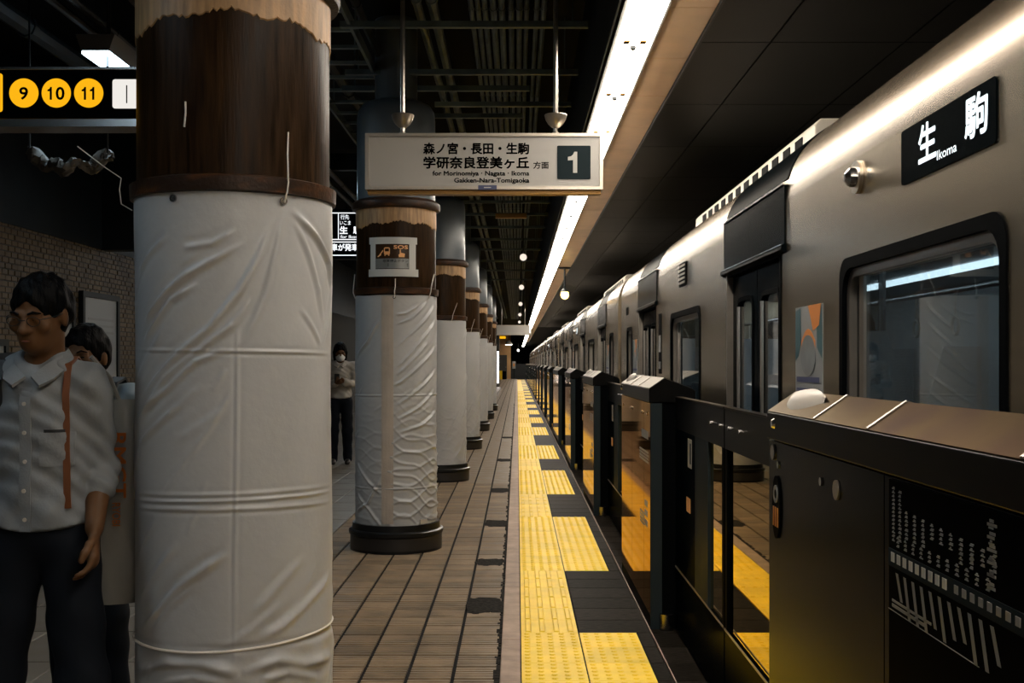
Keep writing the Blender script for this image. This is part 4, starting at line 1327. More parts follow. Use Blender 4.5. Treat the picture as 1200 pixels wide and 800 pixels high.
for c in DOORS:
    for y, sc in ((c - .65, 1), (c + .65, -1)):
        lf_ = obj('door_leaf', leafm, car, loc=(0, y, 0)); lf_.scale = (1, sc, 1)
        obj('window_gasket', lring, lf_); obj('window_pane', lpane, lf_); obj('edge_strip', ledge[0 if sc == 1 else 1], lf_)
    h = MB().box(TX - .006, TX + .010, c - .745, c + .745, 1.935, 2.208).build('door_header', 'gloss_black', car)
    MB().box(TX - .012, TX + .012, c - .745, c + .745, 2.208, 2.217).build('header_trim', 'chrome', h)
    strip(ROOF[2:15], c - .745, c + .745, .005).build('header_band', 'band_black', car)
    mb = MB().prism([(TX, 1.945), (TX - .022, 1.935), (TX - .024, 1.915), (TX, 1.900)], c - .76, c + .76); mb.build('rain_lip', 'door_black', h, smooth=False)
    MB().box(TX - .0245, TX - .0215, c - .76, c + .76, 1.9345, 1.939).build('lip_edge', 'chrome', h)
    for y0, y1 in ((c - .665, c - .645), (c + .645, c + .665)):
        MB().box(TX - .005, TX + .068, y0, y1, -.02, 1.912).build('door_jamb', 'satin' if y0 > c else 'gasket', car)
    MB().box(TX - .002, TX + .068, c - .65, c + .65, 1.895, 1.915).build('door_jamb', 'gasket', car)
    MB().box(TX - .02, TX + .07, c - .65, c + .65, -.04, 0).build('door_sill', 'satin', car)
def side_window(a, b, z0, z1, r):
    mb = MB(); ring_slab(mb, rrect(a - .020, b + .020, z0 - .020, z1 + .020, .08), rrect(a + .02, b - .02, z0 + .02, z1 - .02, r), TX - .006, TX + .030)
    g = mb.build('window_frame', 'gasket', car)
    mb = MB(); ring_slab(mb, rrect(a + .020, b - .020, z0 + .02, z1 - .02, r), rrect(a + .050, b - .050, z0 + .05, z1 - .05, max(.02, r - .02)), TX + .012, TX + .040)
    mb.build('window_reveal', 'satin', g)
    mb = MB().slab(rrect(a + .03, b - .03, z0 + .03, z1 - .03, r), TX + .040, TX + .048); mb.build('window_pane', 'window_glass', g)
    mb = MB(); y = b - .16
    mb.box(TX + .030, TX + .042, y, y + .05, z0 + .04, z1 - .04).build('window_mullion', 'satin', g)
for a, b in WINS: side_window(a, b, .78, 1.77, .09)
for a, b in ENDW: side_window(a, b, .78, 1.77, .06)
# air conditioners
for yc in (CL / 2 - 4.5, CL / 2 + 4.5):
    mb = MB().prism([(1.57, 2.50), (1.57, 2.665), (1.60, 2.70), (3.58, 2.70), (3.62, 2.665), (3.62, 2.50)], yc - 2.0, yc + 2.0)
    ac = mb.build('air_conditioner', 'ac_white', car, bev=.008, smooth=False)
    lv = MB().box(1.564, 1.572, 0, .16, 2.60, 2.65).mesh('louvre', 'gasket', smooth=False)
    for k in range(12): obj('louvre', lv, ac, loc=(0, yc - 1.75 + .29 * k, 0))
# destination indicator, speaker, vent, posters
W0 = 13.1 - CL                                        # world y of the front car's local zero
yl = lambda y: y - W0
di = MB().slab(rrect(yl(2.84), yl(3.54), 1.960, 2.128, .012), TX - .005, TX + .002).build('destination_display', 'gloss_black', car)
def side_text(mb, s, yr, yleft, z0, z1, x, bold=0):
    """text read from the platform: left end at the larger y"""
    t = MB(); text(t, s, 0, yleft - yr, z0, z1, 0, bold)
    return mb.add([(x, yleft - a, c) for a, b, c in t.v], t.f)
mb = MB(); side_text(mb, '生', yl(3.24), yl(3.385), 1.998, 2.112, TX - .0065, .05); side_text(mb, '駒', yl(2.885), yl(3.035), 1.998, 2.112, TX - .0065, .05)
side_text(mb, 'Ikoma', yl(3.09), yl(3.235), 1.985, 2.012, TX - .0065, .01)
mb.build('lettering', 'led', di, smooth=False)
mb = MB()
cz, cy = 2.062, yl(4.0)
mb.tube([(TX, cy, cz), (TX - .012, cy, cz)], .058, 22)
sk = mb.build('side_lamp', 'satin', car)
MB().tube([(TX - .012, cy, cz), (TX - .035, cy, cz), (TX - .05, cy, cz)], [.036, .032, .012], 18).build('lamp_lens', 'chrome', sk)
vt = MB().box(TX - .008, TX + .002, yl(8.05), yl(8.38), 1.965, 2.130).build('vent', 'gasket', car)
for k in range(5): MB().box(TX - .014, TX - .008, yl(8.09), yl(8.34), 1.982 + .03 * k, 1.996 + .03 * k).build('louvre', 'satin', vt)
def side_poster(yc):
    y0, y1, z0, z1 = yc - .215, yc + .215, 1.17, 1.645
    p = MB().box(TX - .003, TX + .001, y0, y1, z0, z1).build('side_poster', 'poster_white', car)
    x = TX - .0045
    def flat(pts, m, dx=0): MB().add([(x - dx, yc - a, b) for a, b in pts] + [(x - dx + .001, yc - a, b) for a, b in pts], [tuple(range(len(pts)))] + [(i, (i + 1) % len(pts), len(pts) + (i + 1) % len(pts), len(pts) + i) for i in range(len(pts))]).build('poster_print', m, p, smooth=False)
    flat([(-.21, 1.63), (-.13, 1.64), (-.12, 1.50), (-.16, 1.44), (-.21, 1.42)], 'poster_teal')
    flat([(.21, 1.64), (.13, 1.56), (.14, 1.47), (.21, 1.43)], 'poster_teal')
    flat([(0, 1.645), (.20, 1.645), (.17, 1.56), (.08, 1.54)], 'poster_orange', .0005)
    flat([(-.11 + .22 * k / 8, 1.50 + .05 * math.sin(PI * k / 8)) for k in range(9)] + [(.11, 1.46), (-.11, 1.46)], 'poster_orange', .0006)
    flat([(.12 * math.cos(2 * PI * k / 20), 1.44 + .085 * math.sin(2 * PI * k / 20)) for k in range(20)], 'poster_grey', .001)
    for z, h in ((1.33, .022), (1.295, .010), (1.265, .008), (1.24, .008)):
        flat([(-.19, z), (.17, z), (.17, z + h), (-.19, z + h)], 'sticker_blue' if z > 1.29 else 'sign_ink')
side_poster(DOORS[2] - 1.155); side_poster(DOORS[3] + 1.05); side_poster(DOORS[0] - 1.05)
ip_ = MB().box(TX - .004, TX + .001, DOORS[3] - 1.05, DOORS[3] - .88, 1.32, 1.82).build('notice_plate', 'gasket', car)
MB().box(TX - .006, TX - .004, DOORS[3] - 1.03, DOORS[3] - .90, 1.50, 1.64).build('notice_print', 'poster_white', ip_)
MB().box(TX - .006, TX - .004, DOORS[3] - 1.03, DOORS[3] - .90, 1.36, 1.42).build('notice_print', 'poster_white', ip_)
mb = MB()
for k in range(2): mb.box(TX - .003, TX + .001, CL - .42 + .13 * k, CL - .32 + .13 * k, 1.90, 2.0)
np_ = MB().box(TX - .002, TX + .001, CL - .85, CL - .60, 1.93, 2.01).build('car_number', 'gasket', car)
index_children()
names = ['nearest stainless train car with black door headers and destination display', 'second stainless train car of the train, past the first car gap', 'third stainless train car counted from the viewer', 'fourth stainless train car counted from the viewer', 'fifth stainless train car counted from the viewer', 'farthest stainless train car at the tunnel mouth']
for k in range(6):
    o = car if k == 0 else copy_tree(car)
    o.location = (0, W0 + (CL + .40) * k, 0)
    tag(o, names[k], 'train car', 'cars of the passing train')
for x in (2.07, 3.13):
    tag(MB().box(x - .035, x + .035, -19, 130, -1.15, -.98).build('rail', 'rail'), ('near' if x < 2.5 else 'far') + ' running rail under the train', 'rail', 'rails of the track')

# ------------------------------------------------------------------ PEOPLE (distance fields turned into one surface)
class Field:
    def __init__(s, lo, hi, h):
        s.lo = np.array(lo, float); s.h = h
        s.n = np.ceil((np.array(hi) - s.lo) / h).astype(int) + 1
        s.F = np.full(tuple(s.n), 1.0, dtype=np.float32)
    def sub(s, c0, c1, mg):
        a = np.clip(np.floor((np.array(c0) - mg - s.lo) / s.h).astype(int), 0, s.n - 1)
        b = np.clip(np.ceil((np.array(c1) + mg - s.lo) / s.h).astype(int) + 1, 1, s.n)
        sl = tuple(slice(a[i], b[i]) for i in range(3))
        ax = [s.lo[i] + s.h * np.arange(a[i], b[i]) for i in range(3)]
        return sl, np.meshgrid(*ax, indexing='ij')
    def put(s, sl, d, k, op):
        A = s.F[sl]
        if op == 'u':
            if k > 0:
                hh = np.clip(.5 + .5 * (A - d) / k, 0, 1); s.F[sl] = A + (d - A) * hh - k * hh * (1 - hh)
            else: s.F[sl] = np.minimum(A, d)
        elif op == 's':
            s.F[sl] = np.maximum(A, -d)
        elif op == 'i':
            s.F[sl] = np.maximum(A, d)
    def cap(s, a, b, ra, rb, k=.02, op='u', flat=None):
        """tapered limb; flat=(axis vector, factor) squeezes the section along the axis"""
        a = np.array(a, float); b = np.array(b, float); R_ = max(ra, rb)
        sl, (X, Y, Z) = s.sub(np.minimum(a, b) - R_, np.maximum(a, b) + R_, k * 2 + 3 * s.h)
        px, py, pz = X - a[0], Y - a[1], Z - a[2]; d = b - a; L2 = d @ d + 1e-12
        t = np.clip((px * d[0] + py * d[1] + pz * d[2]) / L2, 0, 1)
        ex, ey, ez = px - t * d[0], py - t * d[1], pz - t * d[2]
        q2_ = ex * ex + ey * ey + ez * ez
        sc = 1.0
        if flat is not None:
            n_, f = np.array(flat[0], float), flat[1]; n_ /= np.linalg.norm(n_)
            w = ex * n_[0] + ey * n_[1] + ez * n_[2]
            q2_ = q2_ + w * w * (1 / f ** 2 - 1); sc = .8
        s.put(sl, (np.sqrt(q2_) - (ra + (rb - ra) * t)) * sc, k, op)
    def ell(s, c, r, Rm=None, k=.02, op='u'):
        c = np.array(c, float); r = np.array(r, float); m_ = r.max()
        sl, (X, Y, Z) = s.sub(c - m_, c + m_, k * 2 + 3 * s.h)
        P = np.stack([X - c[0], Y - c[1], Z - c[2]], -1)
        if Rm is not None: P = P @ Rm
        k0 = np.sqrt(((P / r) ** 2).sum(-1)); k1 = np.sqrt(((P / r ** 2) ** 2).sum(-1)) + 1e-9
        s.put(sl, k0 * (k0 - 1) / k1, k, op)
    def cut(s, p, n_):
        n_ = np.array(n_, float); n_ /= np.linalg.norm(n_)
        ax = [s.lo[i] + s.h * np.arange(s.n[i]) for i in range(3)]
        X, Y, Z = np.meshgrid(*ax, indexing='ij')
        s.F = np.maximum(s.F, ((X - p[0]) * n_[0] + (Y - p[1]) * n_[1] + (Z - p[2]) * n_[2]).astype(np.float32))
    def warp(s, fn):
        ax = [s.lo[i] + s.h * np.arange(s.n[i]) for i in range(3)]
        X, Y, Z = np.meshgrid(*ax, indexing='ij'); s.F = s.F + fn(X, Y, Z).astype(np.float32)
    def surface(s):
        F = s.F; S = F < 0
        c = [S[i:S.shape[0] - 1 + i, j:S.shape[1] - 1 + j, k:S.shape[2] - 1 + k] for i in (0, 1) for j in (0, 1) for k in (0, 1)]
        anyc = np.logical_or.reduce(c); allc = np.logical_and.reduce(c); act = anyc & ~allc
        I = np.argwhere(act); idx = np.full(act.shape, -1, dtype=np.int64); idx[act] = np.arange(len(I))
        acc = np.zeros((len(I), 3)); cnt = np.zeros(len(I))
        co = [(i, j, k) for i in (0, 1) for j in (0, 1) for k in (0, 1)]
        for p in co:
            for ax in range(3):
                if p[ax]: continue
                q_ = list(p); q_[ax] = 1
                a = F[I[:, 0] + p[0], I[:, 1] + p[1], I[:, 2] + p[2]]; b = F[I[:, 0] + q_[0], I[:, 1] + q_[1], I[:, 2] + q_[2]]
                m_ = (a < 0) != (b < 0); t = np.where(m_, a / np.where(m_, a - b, 1), 0)
                pt = np.tile(np.array(p, float), (len(I), 1)); pt[:, ax] += t
                acc[m_] += pt[m_]; cnt[m_] += 1
        V = s.lo + s.h * (I + acc / np.maximum(cnt, 1)[:, None])
        Q = []
        for ax in range(3):
            u, v = (ax + 1) % 3, (ax + 2) % 3
            sa = [slice(None)] * 3; sb = [slice(None)] * 3; sa[ax] = slice(0, -1); sb[ax] = slice(1, None)
            ch = S[tuple(sa)] != S[tuple(sb)]
            E = np.argwhere(ch); ok_ = (E[:, u] > 0) & (E[:, v] > 0) & (E[:, u] < S.shape[u] - 1) & (E[:, v] < S.shape[v] - 1); E = E[ok_]
            def cell(du, dv):
                G = E.copy(); G[:, u] += du; G[:, v] += dv; return idx[G[:, 0], G[:, 1], G[:, 2]]
            q4 = np.stack([cell(-1, -1), cell(0, -1), cell(0, 0), cell(-1, 0)], -1)
            neg = S[E[:, 0], E[:, 1], E[:, 2]]
            q4[~neg] = q4[~neg][:, ::-1]
            Q.append(q4)
        Q = np.concatenate(Q); Q = Q[(Q >= 0).all(1)]
        return V, Q
    def build(s, name, m, parent, smooth_it=1):
        V, Q = s.surface()
        for _ in range(smooth_it):                    # light Laplacian pass
            A = np.zeros_like(V); n_ = np.zeros(len(V))
            for i in range(4):
                a, b = Q[:, i], Q[:, (i + 1) % 4]
                np.add.at(A, a, V[b]); np.add.at(n_, a, 1); np.add.at(A, b, V[a]); np.add.at(n_, b, 1)
            V = V * .5 + .5 * A / np.maximum(n_, 1)[:, None]
        return obj(name, np_mesh(name, V, Q, m), parent)

def rot(yaw, pitch=0.0, roll=0.0):
    cz, sz_ = math.cos(yaw), math.sin(yaw); cx, sx_ = math.cos(pitch), math.sin(pitch); cy, sy_ = math.cos(roll), math.sin(roll)
    Rz = np.array([[cz, -sz_, 0], [sz_, cz, 0], [0, 0, 1]]); Rx = np.array([[1, 0, 0], [0, cx, -sx_], [0, sx_, cx]]); Ry = np.array([[cy, 0, sy_], [0, 1, 0], [-sy_, 0, cy]])
    return Rz @ Rx @ Ry

def person(name, label, loc, yaw, h, pose, shirt='shirt', legs='trousers', sleeve=.55, hairm='hair', group=None, hair_long=0.0, glasses=False, mask=False, hs=1.0, untucked=True):
    """figure in its own frame: feet at z 0, facing -Y, its left side at +X; total height about 1.70"""
    t = thing(name, label, 'person', loc, yaw, group)
    p = pose
    mir = lambda v: (-v[0], v[1], v[2])
    shL, shR = p.get('shL', (.175, .0, 1.365)), p.get('shR', (-.175, .0, 1.365))
    elL, elR, wrL, wrR = p['elL'], p['elR'], p['wrL'], p['wrR']
    hpL, hpR = p.get('hpL', (.085, 0, .86)), p.get('hpR', (-.085, 0, .86))
    knL, knR, anL, anR = p['knL'], p['knR'], p['anL'], p['anR']
    HC = np.array(p.get('head', (0, -.03, 1.555))); HR = rot(*p.get('hrot', (0, 0, 0)))
    hp = lambda x, y, z: tuple(HC + hs * (HR @ np.array([x, y, z])))
    lo, hi = (-.55, -.62, -.02), (.55, .55, 1.78)
    B = Field(lo, hi, h)
    # trunk
    B.ell((0, .0, 1.26), (.138, .092, .160), k=.04); B.ell((0, .005, 1.08), (.135, .090, .16), k=.05); B.ell((0, .01, .92), (.150, .105, .13), k=.05)
    B.cap((0, .01, 1.36), hp(0, .025, -.07), .058, .052, k=.03)
    B.cap((.04, .005, 1.385), shL, .044, .044, k=.03); B.cap((-.04, .005, 1.385), shR, .044, .044, k=.03)
    for sh, el, wr, hd, sd in ((shL, elL, wrL, p.get('hdL'), 1), (shR, elR, wrR, p.get('hdR'), -1)):
        B.cap(sh, el, .044, .040, k=.03); B.cap(el, wr, .042, .027, k=.02)
        # hand: palm, four fingers, thumb
        a = np.array(el, float); w = np.array(wr, float)
        dv = np.array(hd[0], float) if hd else (w - a); dv /= np.linalg.norm(dv)
        nv = np.array(hd[1], float) if hd else np.array([-sd, 0.0, 0.0]); nv = nv - dv * (nv @ dv); nv /= np.linalg.norm(nv)   # palm faces nv
        sv = np.cross(dv, nv) * sd                     # towards the thumb side
        if sv[1] > 0: sv = -sv
        curl = hd[2] if hd else .45
        B.cap(w, w + dv * .085, .026, .034, k=.012, flat=(nv, .55))
        for f, (off, ln_) in enumerate(((.030, .072), (.010, .082), (-.010, .075), (-.029, .058))):
            q_ = w + dv * .088 + sv * off; an = 0.15
            for sg_, part in enumerate((.44, .32, .24)):
                an += curl * (.5 if sg_ == 0 else 1.0)
                d3 = dv * math.cos(an) + nv * math.sin(an)
                e = q_ + d3 * ln_ * part
                B.cap(q_, e, .0092 - .0007 * sg_, .0088 - .0009 * sg_, k=.004); q_ = e
        q_ = w + dv * .030 + sv * .022
        for d3, l_ in ((dv * .55 + sv * .75 + nv * .25, .042), (dv * .85 + sv * .35 + nv * .35, .030), (dv * .95 + nv * .4, .022)):
            d3 = d3 / np.linalg.norm(d3); e = q_ + d3 * l_
            B.cap(q_, e, .0125, .0105, k=.008); q_ = e
    for hp_, kn, an_ in ((hpL, knL, anL), (hpR, knR, anR)):
        B.cap(hp_, kn, .082, .055, k=.03); B.cap(kn, an_, .052, .036, k=.02)
        a = np.array(an_); B.cap(a + (0, .02, -.045), a + (0, -.15, -.062), .034, .026, k=.02)
    # head
    B.ell(hp(0, .012, .025), np.array((.076, .094, .098)) * hs, HR, k=.02)
    B.ell(hp(0, -.030, -.045), np.array((.058, .066, .070)) * hs, HR, k=.03)
    B.ell(hp(0, -.052, -.088), np.array((.034, .034, .026)) * hs, HR, k=.03)
    B.cap(hp(0, -.088, .010), hp(0, -.112, -.030), .010 * hs, .0145 * hs, k=.012)           # nose
    B.ell(hp(.014, -.100, -.033), np.array((.010, .012, .009)) * hs, HR, k=.008); B.ell(hp(-.014, -.100, -.033), np.array((.010, .012, .009)) * hs, HR, k=.008)
    for s_ in (-1, 1):
        B.ell(hp(.034 * s_, -.090, .004), np.array((.017, .012, .011)) * hs, HR, k=.003, op='s')
        B.ell(hp(.034 * s_, -.078, .003), np.array((.016, .014, .012)) * hs, HR, k=.004)
        B.cap(hp(.018 * s_, -.088, .022), hp(.052 * s_, -.076, .020), .008 * hs, .007 * hs, k=.012)   # brow ridge
        B.ell(hp(.079 * s_, .012, -.008), np.array((.010, .020, .033)) * hs, HR, k=.008)               # ear
        B.ell(hp(.050 * s_, -.066, -.022), np.array((.022, .020, .022)) * hs, HR, k=.015)              # cheek
    B.cap(hp(-.018, -.092, -.060), hp(.018, -.092, -.060), .0085 * hs, .0085 * hs, k=.008)
    B.cap(hp(-.016, -.090, -.074), hp(.016, -.090, -.074), .0085 * hs, .0085 * hs, k=.008)
    body = B.build('body', 'skin', t)
    # shirt
    G = Field((-.45, -.5, .70), (.45, .5, 1.56), h)
    G.ell((0, .0, 1.26), (.158, .112, .18), k=.05); G.ell((0, .0, 1.08), (.155, .110, .19), k=.06); G.ell((0, .005, .92), (.168, .122, .16), k=.06)
    G.cap((.03, .005, 1.385), shL, .060, .064, k=.04); G.cap((-.03, .005, 1.385), shR, .060, .064, k=.04)
    ends = []
    for sh, el, wr in ((shL, elL, wrL), (shR, elR, wrR)):
        a, b, c = np.array(sh, float), np.array(el, float), np.array(wr, float)
        G.cap(a, b, .066, .056, k=.03)
        if sleeve > .5:
            e = b + (c - b) * (sleeve - .5) * 2; G.cap(b, e, .057, .052, k=.02)
            d = (e - b) / np.linalg.norm(e - b); G.cap(e - d * .012, e + d * .012, .057, .057, k=.006)
    if untucked: G.ell((0, .01, .86), (.174, .128, .10), k=.04)
    wf = lambda X, Y, Z: (.006 * np.sin(26 * X + 14 * Z + 9 * Y) * np.sin(11 * Z + 7 * X) + .0045 * np.sin(47 * X - 38 * Z + 20 * Y) * np.sin(9 * Z + 2) + .003 * np.sin(52 * Z + 45 * X + 10 * np.sin(9 * Y + 6 * Z)) + .003 * np.abs(np.sin(30 * X + 8 * Z + 3 * np.sin(14 * Z))))
    G.warp(wf)
    hem = .915 if untucked else .93
    G.warp(lambda X, Y, Z: np.where((Z < hem + .03 + .035 * (np.abs(X) / .19) ** 2) & (np.abs(X) < .20), np.maximum(0, (hem + .035 * (np.abs(X) / .19) ** 2 - Z)) * 4, 0))
    nk = np.array((0, .01, 1.40)); 
    G.ell((0, -.035, 1.475), (.062, .075, .072), op='s')
    sh_o = G.build('shirt', shirt, t)
    # collar
    mb = MB()
    for s_ in (-1, 1):
        inner_ = [(.008 * s_, -.110, 1.372), (.045 * s_, -.092, 1.405), (.072 * s_, -.045, 1.432), (.070 * s_, .015, 1.455), (.035 * s_, .062, 1.462), (0, .072, 1.463)]
        outer_ = [(.040 * s_, -.128, 1.345), (.075 * s_, -.108, 1.365), (.094 * s_, -.052, 1.398), (.090 * s_, .015, 1.422), (.048 * s_, .078, 1.430), (0, .086, 1.431)]
        V = inner_ + outer_ + [(x * .97, y * .97, z - .008) for x, y, z in inner_ + outer_]
        n_ = 6; F = []
        for i in range(n_ - 1):
            F += [(i, i + 1, n_ + i + 1, n_ + i), (2 * n_ + i, 3 * n_ + i, 3 * n_ + i + 1, 2 * n_ + i + 1), (n_ + i, n_ + i + 1, 3 * n_ + i + 1, 3 * n_ + i), (i, 2 * n_ + i, 2 * n_ + i + 1, i + 1)]
        F += [(0, n_, 3 * n_, 2 * n_), (n_ - 1, 3 * n_ - 1, 4 * n_ - 1, 2 * n_ - 1)]
        mb.add(V, F)
    mb.build('collar', shirt, sh_o)
    # trousers
    T = Field((-.42, -.5, .02), (.42, .5, 1.06), h)
    T.ell((0, .01, .90), (.150, .104, .12), k=.04)
    for hp_, kn, an_ in ((hpL, knL, anL), (hpR, knR, anR)):
        a = np.array(an_)
        T.cap(hp_, kn, .088, .074, k=.03); T.cap(kn, a + (0, .01, -.02), .075, .062, k=.03)
    T.warp(lambda X, Y, Z: .004 * np.sin(34 * Z + 12 * X + 9 * Y) * np.sin(15 * X + 8 * Z))
    T.build('trousers', legs, t)
    for an_ in (anL, anR):
        a = np.array(an_); Fs = Field(a - (.08, .26, .10), a + (.08, .12, .06), min(h, .008))
        Fs.cap(a + (0, .035, -.050), a + (0, -.175, -.062), .044, .036, k=.02); Fs.cap(a + (0, .02, -.03), a + (0, .01, 0), .045, .045, k=.02)
        Fs.cut(a + (0, 0, -.088), (0, 0, -1))
        Fs.build('shoe', 'shoe', t)
    # hair
    Hh = Field(HC - .20 * hs - np.array((0, 0, hair_long)), HC + .20 * hs, max(.004, h * .8))
    Hh.ell(hp(0, .020, .042), np.array((.088, .104, .100)) * hs, HR)
    Hh.ell(hp(0, .045, .0), np.array((.082, .078, .085 + hair_long * .4)) * hs, HR, k=.03)
    if hair_long:
        for s_ in (-1, 1): Hh.cap(hp(.07 * s_, .01, .0), hp(.065 * s_, -.005, -.06 - hair_long), .03, .022, k=.03)
        Hh.cap(hp(0, .07, 0), hp(0, .07, -.06 - hair_long), .06, .05, k=.03)
    Hh.ell(hp(0, -.095, -.035), np.array((.066, .080, .092)) * hs, HR, op='s')
    Hh.ell(hp(0, -.055, -.115), np.array((.074, .100, .075)) * hs, HR, op='s')
    if not hair_long:
        for s_ in (-1, 1): Hh.ell(hp(.085 * s_, .006, -.018), np.array((.022, .026, .040)) * hs, HR, op='s')
    Hh.warp(lambda X, Y, Z: .0035 * np.sin(95 * X + 60 * Z) * np.sin(80 * Y + 40 * Z) + .002 * np.sin(190 * X + 90 * Y))
    Hh.build('hair', hairm, t)
    for s_ in (-1, 1):
        mb = MB(); c = hp(.034 * s_, -.0865, .003)
        mb.lathe([(.001, -.0045), (.006, -.003), (.0075, 0), (.006, .003), (.001, .0045)], 12); mb.map(lambda x, y, z: (c[0] + x * 1.4 * hs, c[1] + y * .55 * hs, c[2] + z * hs)).build('eye', 'eye', t)
        mb = MB().tube([hp(.016 * s_, -.098, .022), hp(.034 * s_, -.096, .029), hp(.054 * s_, -.082, .023)], [.003, .0042, .002], 6); mb.build('eyebrow', hairm, t)
    if not mask:
        MB().tube([hp(-.022, -.095, -.0665), hp(0, -.1015, -.0665), hp(.022, -.095, -.0665)], [.002, .0036, .002], 6).build('lips', 'lip', t)
    if glasses:
        gl = MB()
        for s_ in (-1, 1):
            P = [hp((.035 + .023 * math.cos(a)) * s_, -.106 + .006 * abs(math.cos(a)), .000 + .015 * math.sin(a)) for a in [2 * PI * k / 20 for k in range(21)]]
            gl.tube(P, .0011, 5, cap=False); gl.tube([hp(.058 * s_, -.100, .006), hp(.080 * s_, -.06, .008), hp(.083 * s_, .015, .008)], .0013, 5)
        gl.tube([hp(-.012, -.108, .004), hp(.012, -.108, .004)], .0011, 5)
        gl.build('glasses', 'gate_post', t)
    if mask:
        K = Field(HC - .16, HC + .16, .006); K.ell(hp(0, -.045, -.060), np.array((.066, .068, .056)) * hs, HR); K.ell(hp(0, -.075, -.045), np.array((.045, .050, .045)) * hs, HR, k=.02)
        K.cut(hp(0, -.02, -.06), HR @ np.array((0, 1, 0))); K.build('mask', 'mask', t)
    return t

stand = dict(elL=(.225, .03, 1.10), elR=(-.225, .03, 1.10), wrL=(.235, -.03, .87), wrR=(-.235, -.03, .87), knL=(.095, -.01, .47), knR=(-.095, -.01, .47), anL=(.10, .02, .09), anR=(-.10, .02, .09))
p1 = dict(stand, head=(.014, -.058, 1.552), hrot=(-.15, .24, .03), shL=(.132, .0, 1.345), shR=(-.150, -.01, 1.35),
          elL=(.152, .055, 1.085), wrL=(.182, -.075, .920), hdL=((.05, -.25, -1), (-1, -.35, 0), .42),
          elR=(-.20, -.02, 1.09), wrR=(-.22, -.16, .90),
          hpL=(.078, 0, .86), hpR=(-.078, 0, .86), knL=(.125, -.02, .46), anL=(.115, .06, .09), knR=(-.125, -.03, .47), anR=(-.14, -.02, .09))
man = person('person', 'man in a white shirt and glasses, walking past the nearest wrapped column', (-1.436, 3.45, 0), .0, .0055, p1, sleeve=.62, glasses=True, hs=.90)
# pocket, placket and strap follow the shirt front
from mathutils.bvhtree import BVHTree
shm = [c for c in bpy.data.objects if c.parent == man and c.name.startswith('shirt')][0].data
bv_ = BVHTree.FromPolygons([v.co[:] for v in shm.vertices], [tuple(p.vertices) for p in shm.polygons])
def fy(x, z, off=.004):
    h_ = bv_.ray_cast(Vector((x, -1, z)), Vector((0, 1, 0)))
    return (h_[0].y if h_[0] else -.11) - off
def patch(x0, x1, z0, z1, off, th, n=9):
    V = []; F = []
    for i in range(n):
        for j in range(n):
            x = x0 + (x1 - x0) * j / (n - 1); z = z0 + (z1 - z0) * i / (n - 1); V.append((x, fy(x, z, off), z))
    F = [(i * n + j, i * n + j + 1, (i + 1) * n + j + 1, (i + 1) * n + j) for i in range(n - 1) for j in range(n - 1)]
    rim = [j for j in range(n)] + [i * n + n - 1 for i in range(1, n)] + [(n - 1) * n + j for j in range(n - 2, -1, -1)] + [i * n for i in range(n - 2, 0, -1)]
    b0 = len(V); V += [(V[q][0], V[q][1] + th, V[q][2]) for q in rim]
    F += [(rim[i], rim[(i + 1) % len(rim)], b0 + (i + 1) % len(rim), b0 + i) for i in range(len(rim))]
    return MB().add(V, F)
patch(.035, .122, 1.105, 1.205, .006, .008).build('pocket', 'shirt', man)
patch(.048, .108, 1.200, 1.214, .005, .006, 4).build('phone', 'strap_black', man)
patch(-.024, .010, .915, 1.335, .004, .006, 14).build('placket', 'shirt', man)
for k in range(5):
    z = 1.29 - .085 * k; MB().tube([(-.007, fy(-.007, z, .006), z), (-.007, fy(-.007, z, .009), z)], .006, 10).build('button', 'white_plastic', man)
xs_ = lambda z: .100 + .020 * (1.36 - z)
st_ = [(.092, .118, 1.18), (.092, .105, 1.30), (.094, .060, 1.400), (.096, .005, 1.428), (.098, -.055, 1.405)] + [(xs_(z), fy(xs_(z), z, .006), z) for z in (1.36, 1.32, 1.27, 1.22, 1.17, 1.12, 1.07, 1.02, .98)]
bs = MB().ribbon(st_, (1, 0.1, 0), .020, .005).build('bag_strap', 'leather')
tag(bs, 'thin tan leather strap over the shoulder of the man in the white shirt', 'strap')
bs.location = man.location; bs.rotation_euler = man.rotation_euler
# backpack
bp = thing('backpack', 'black backpack on the right shoulder of the man in the white shirt', 'backpack', man.location, 0)
K = Field((-.30, .08, .85), (.12, .42, 1.48), .01)
K.ell((-.13, .22, 1.14), (.13, .10, .24)); K.cap((-.13, .22, 1.0), (-.13, .22, 1.28), .12, .11, k=.03, flat=((0, 1, 0), .75)); K.build('pack', 'strap_black', bp)
st_ = [(-.110, .14, 1.30), (-.112, .090, 1.38), (-.113, .02, 1.435), (-.114, -.05, 1.415)] + [(-.116 - .02 * (1.36 - z), fy(-.116 - .02 * (1.36 - z), z, .009), z) for z in (1.36, 1.30, 1.24, 1.18, 1.12, 1.06)] + [(-.150, -.06, 1.0), (-.165, .10, .95)]
MB().ribbon(st_, (1, 0.1, 0), .055, .012).build('shoulder_strap', 'strap_black', bp)
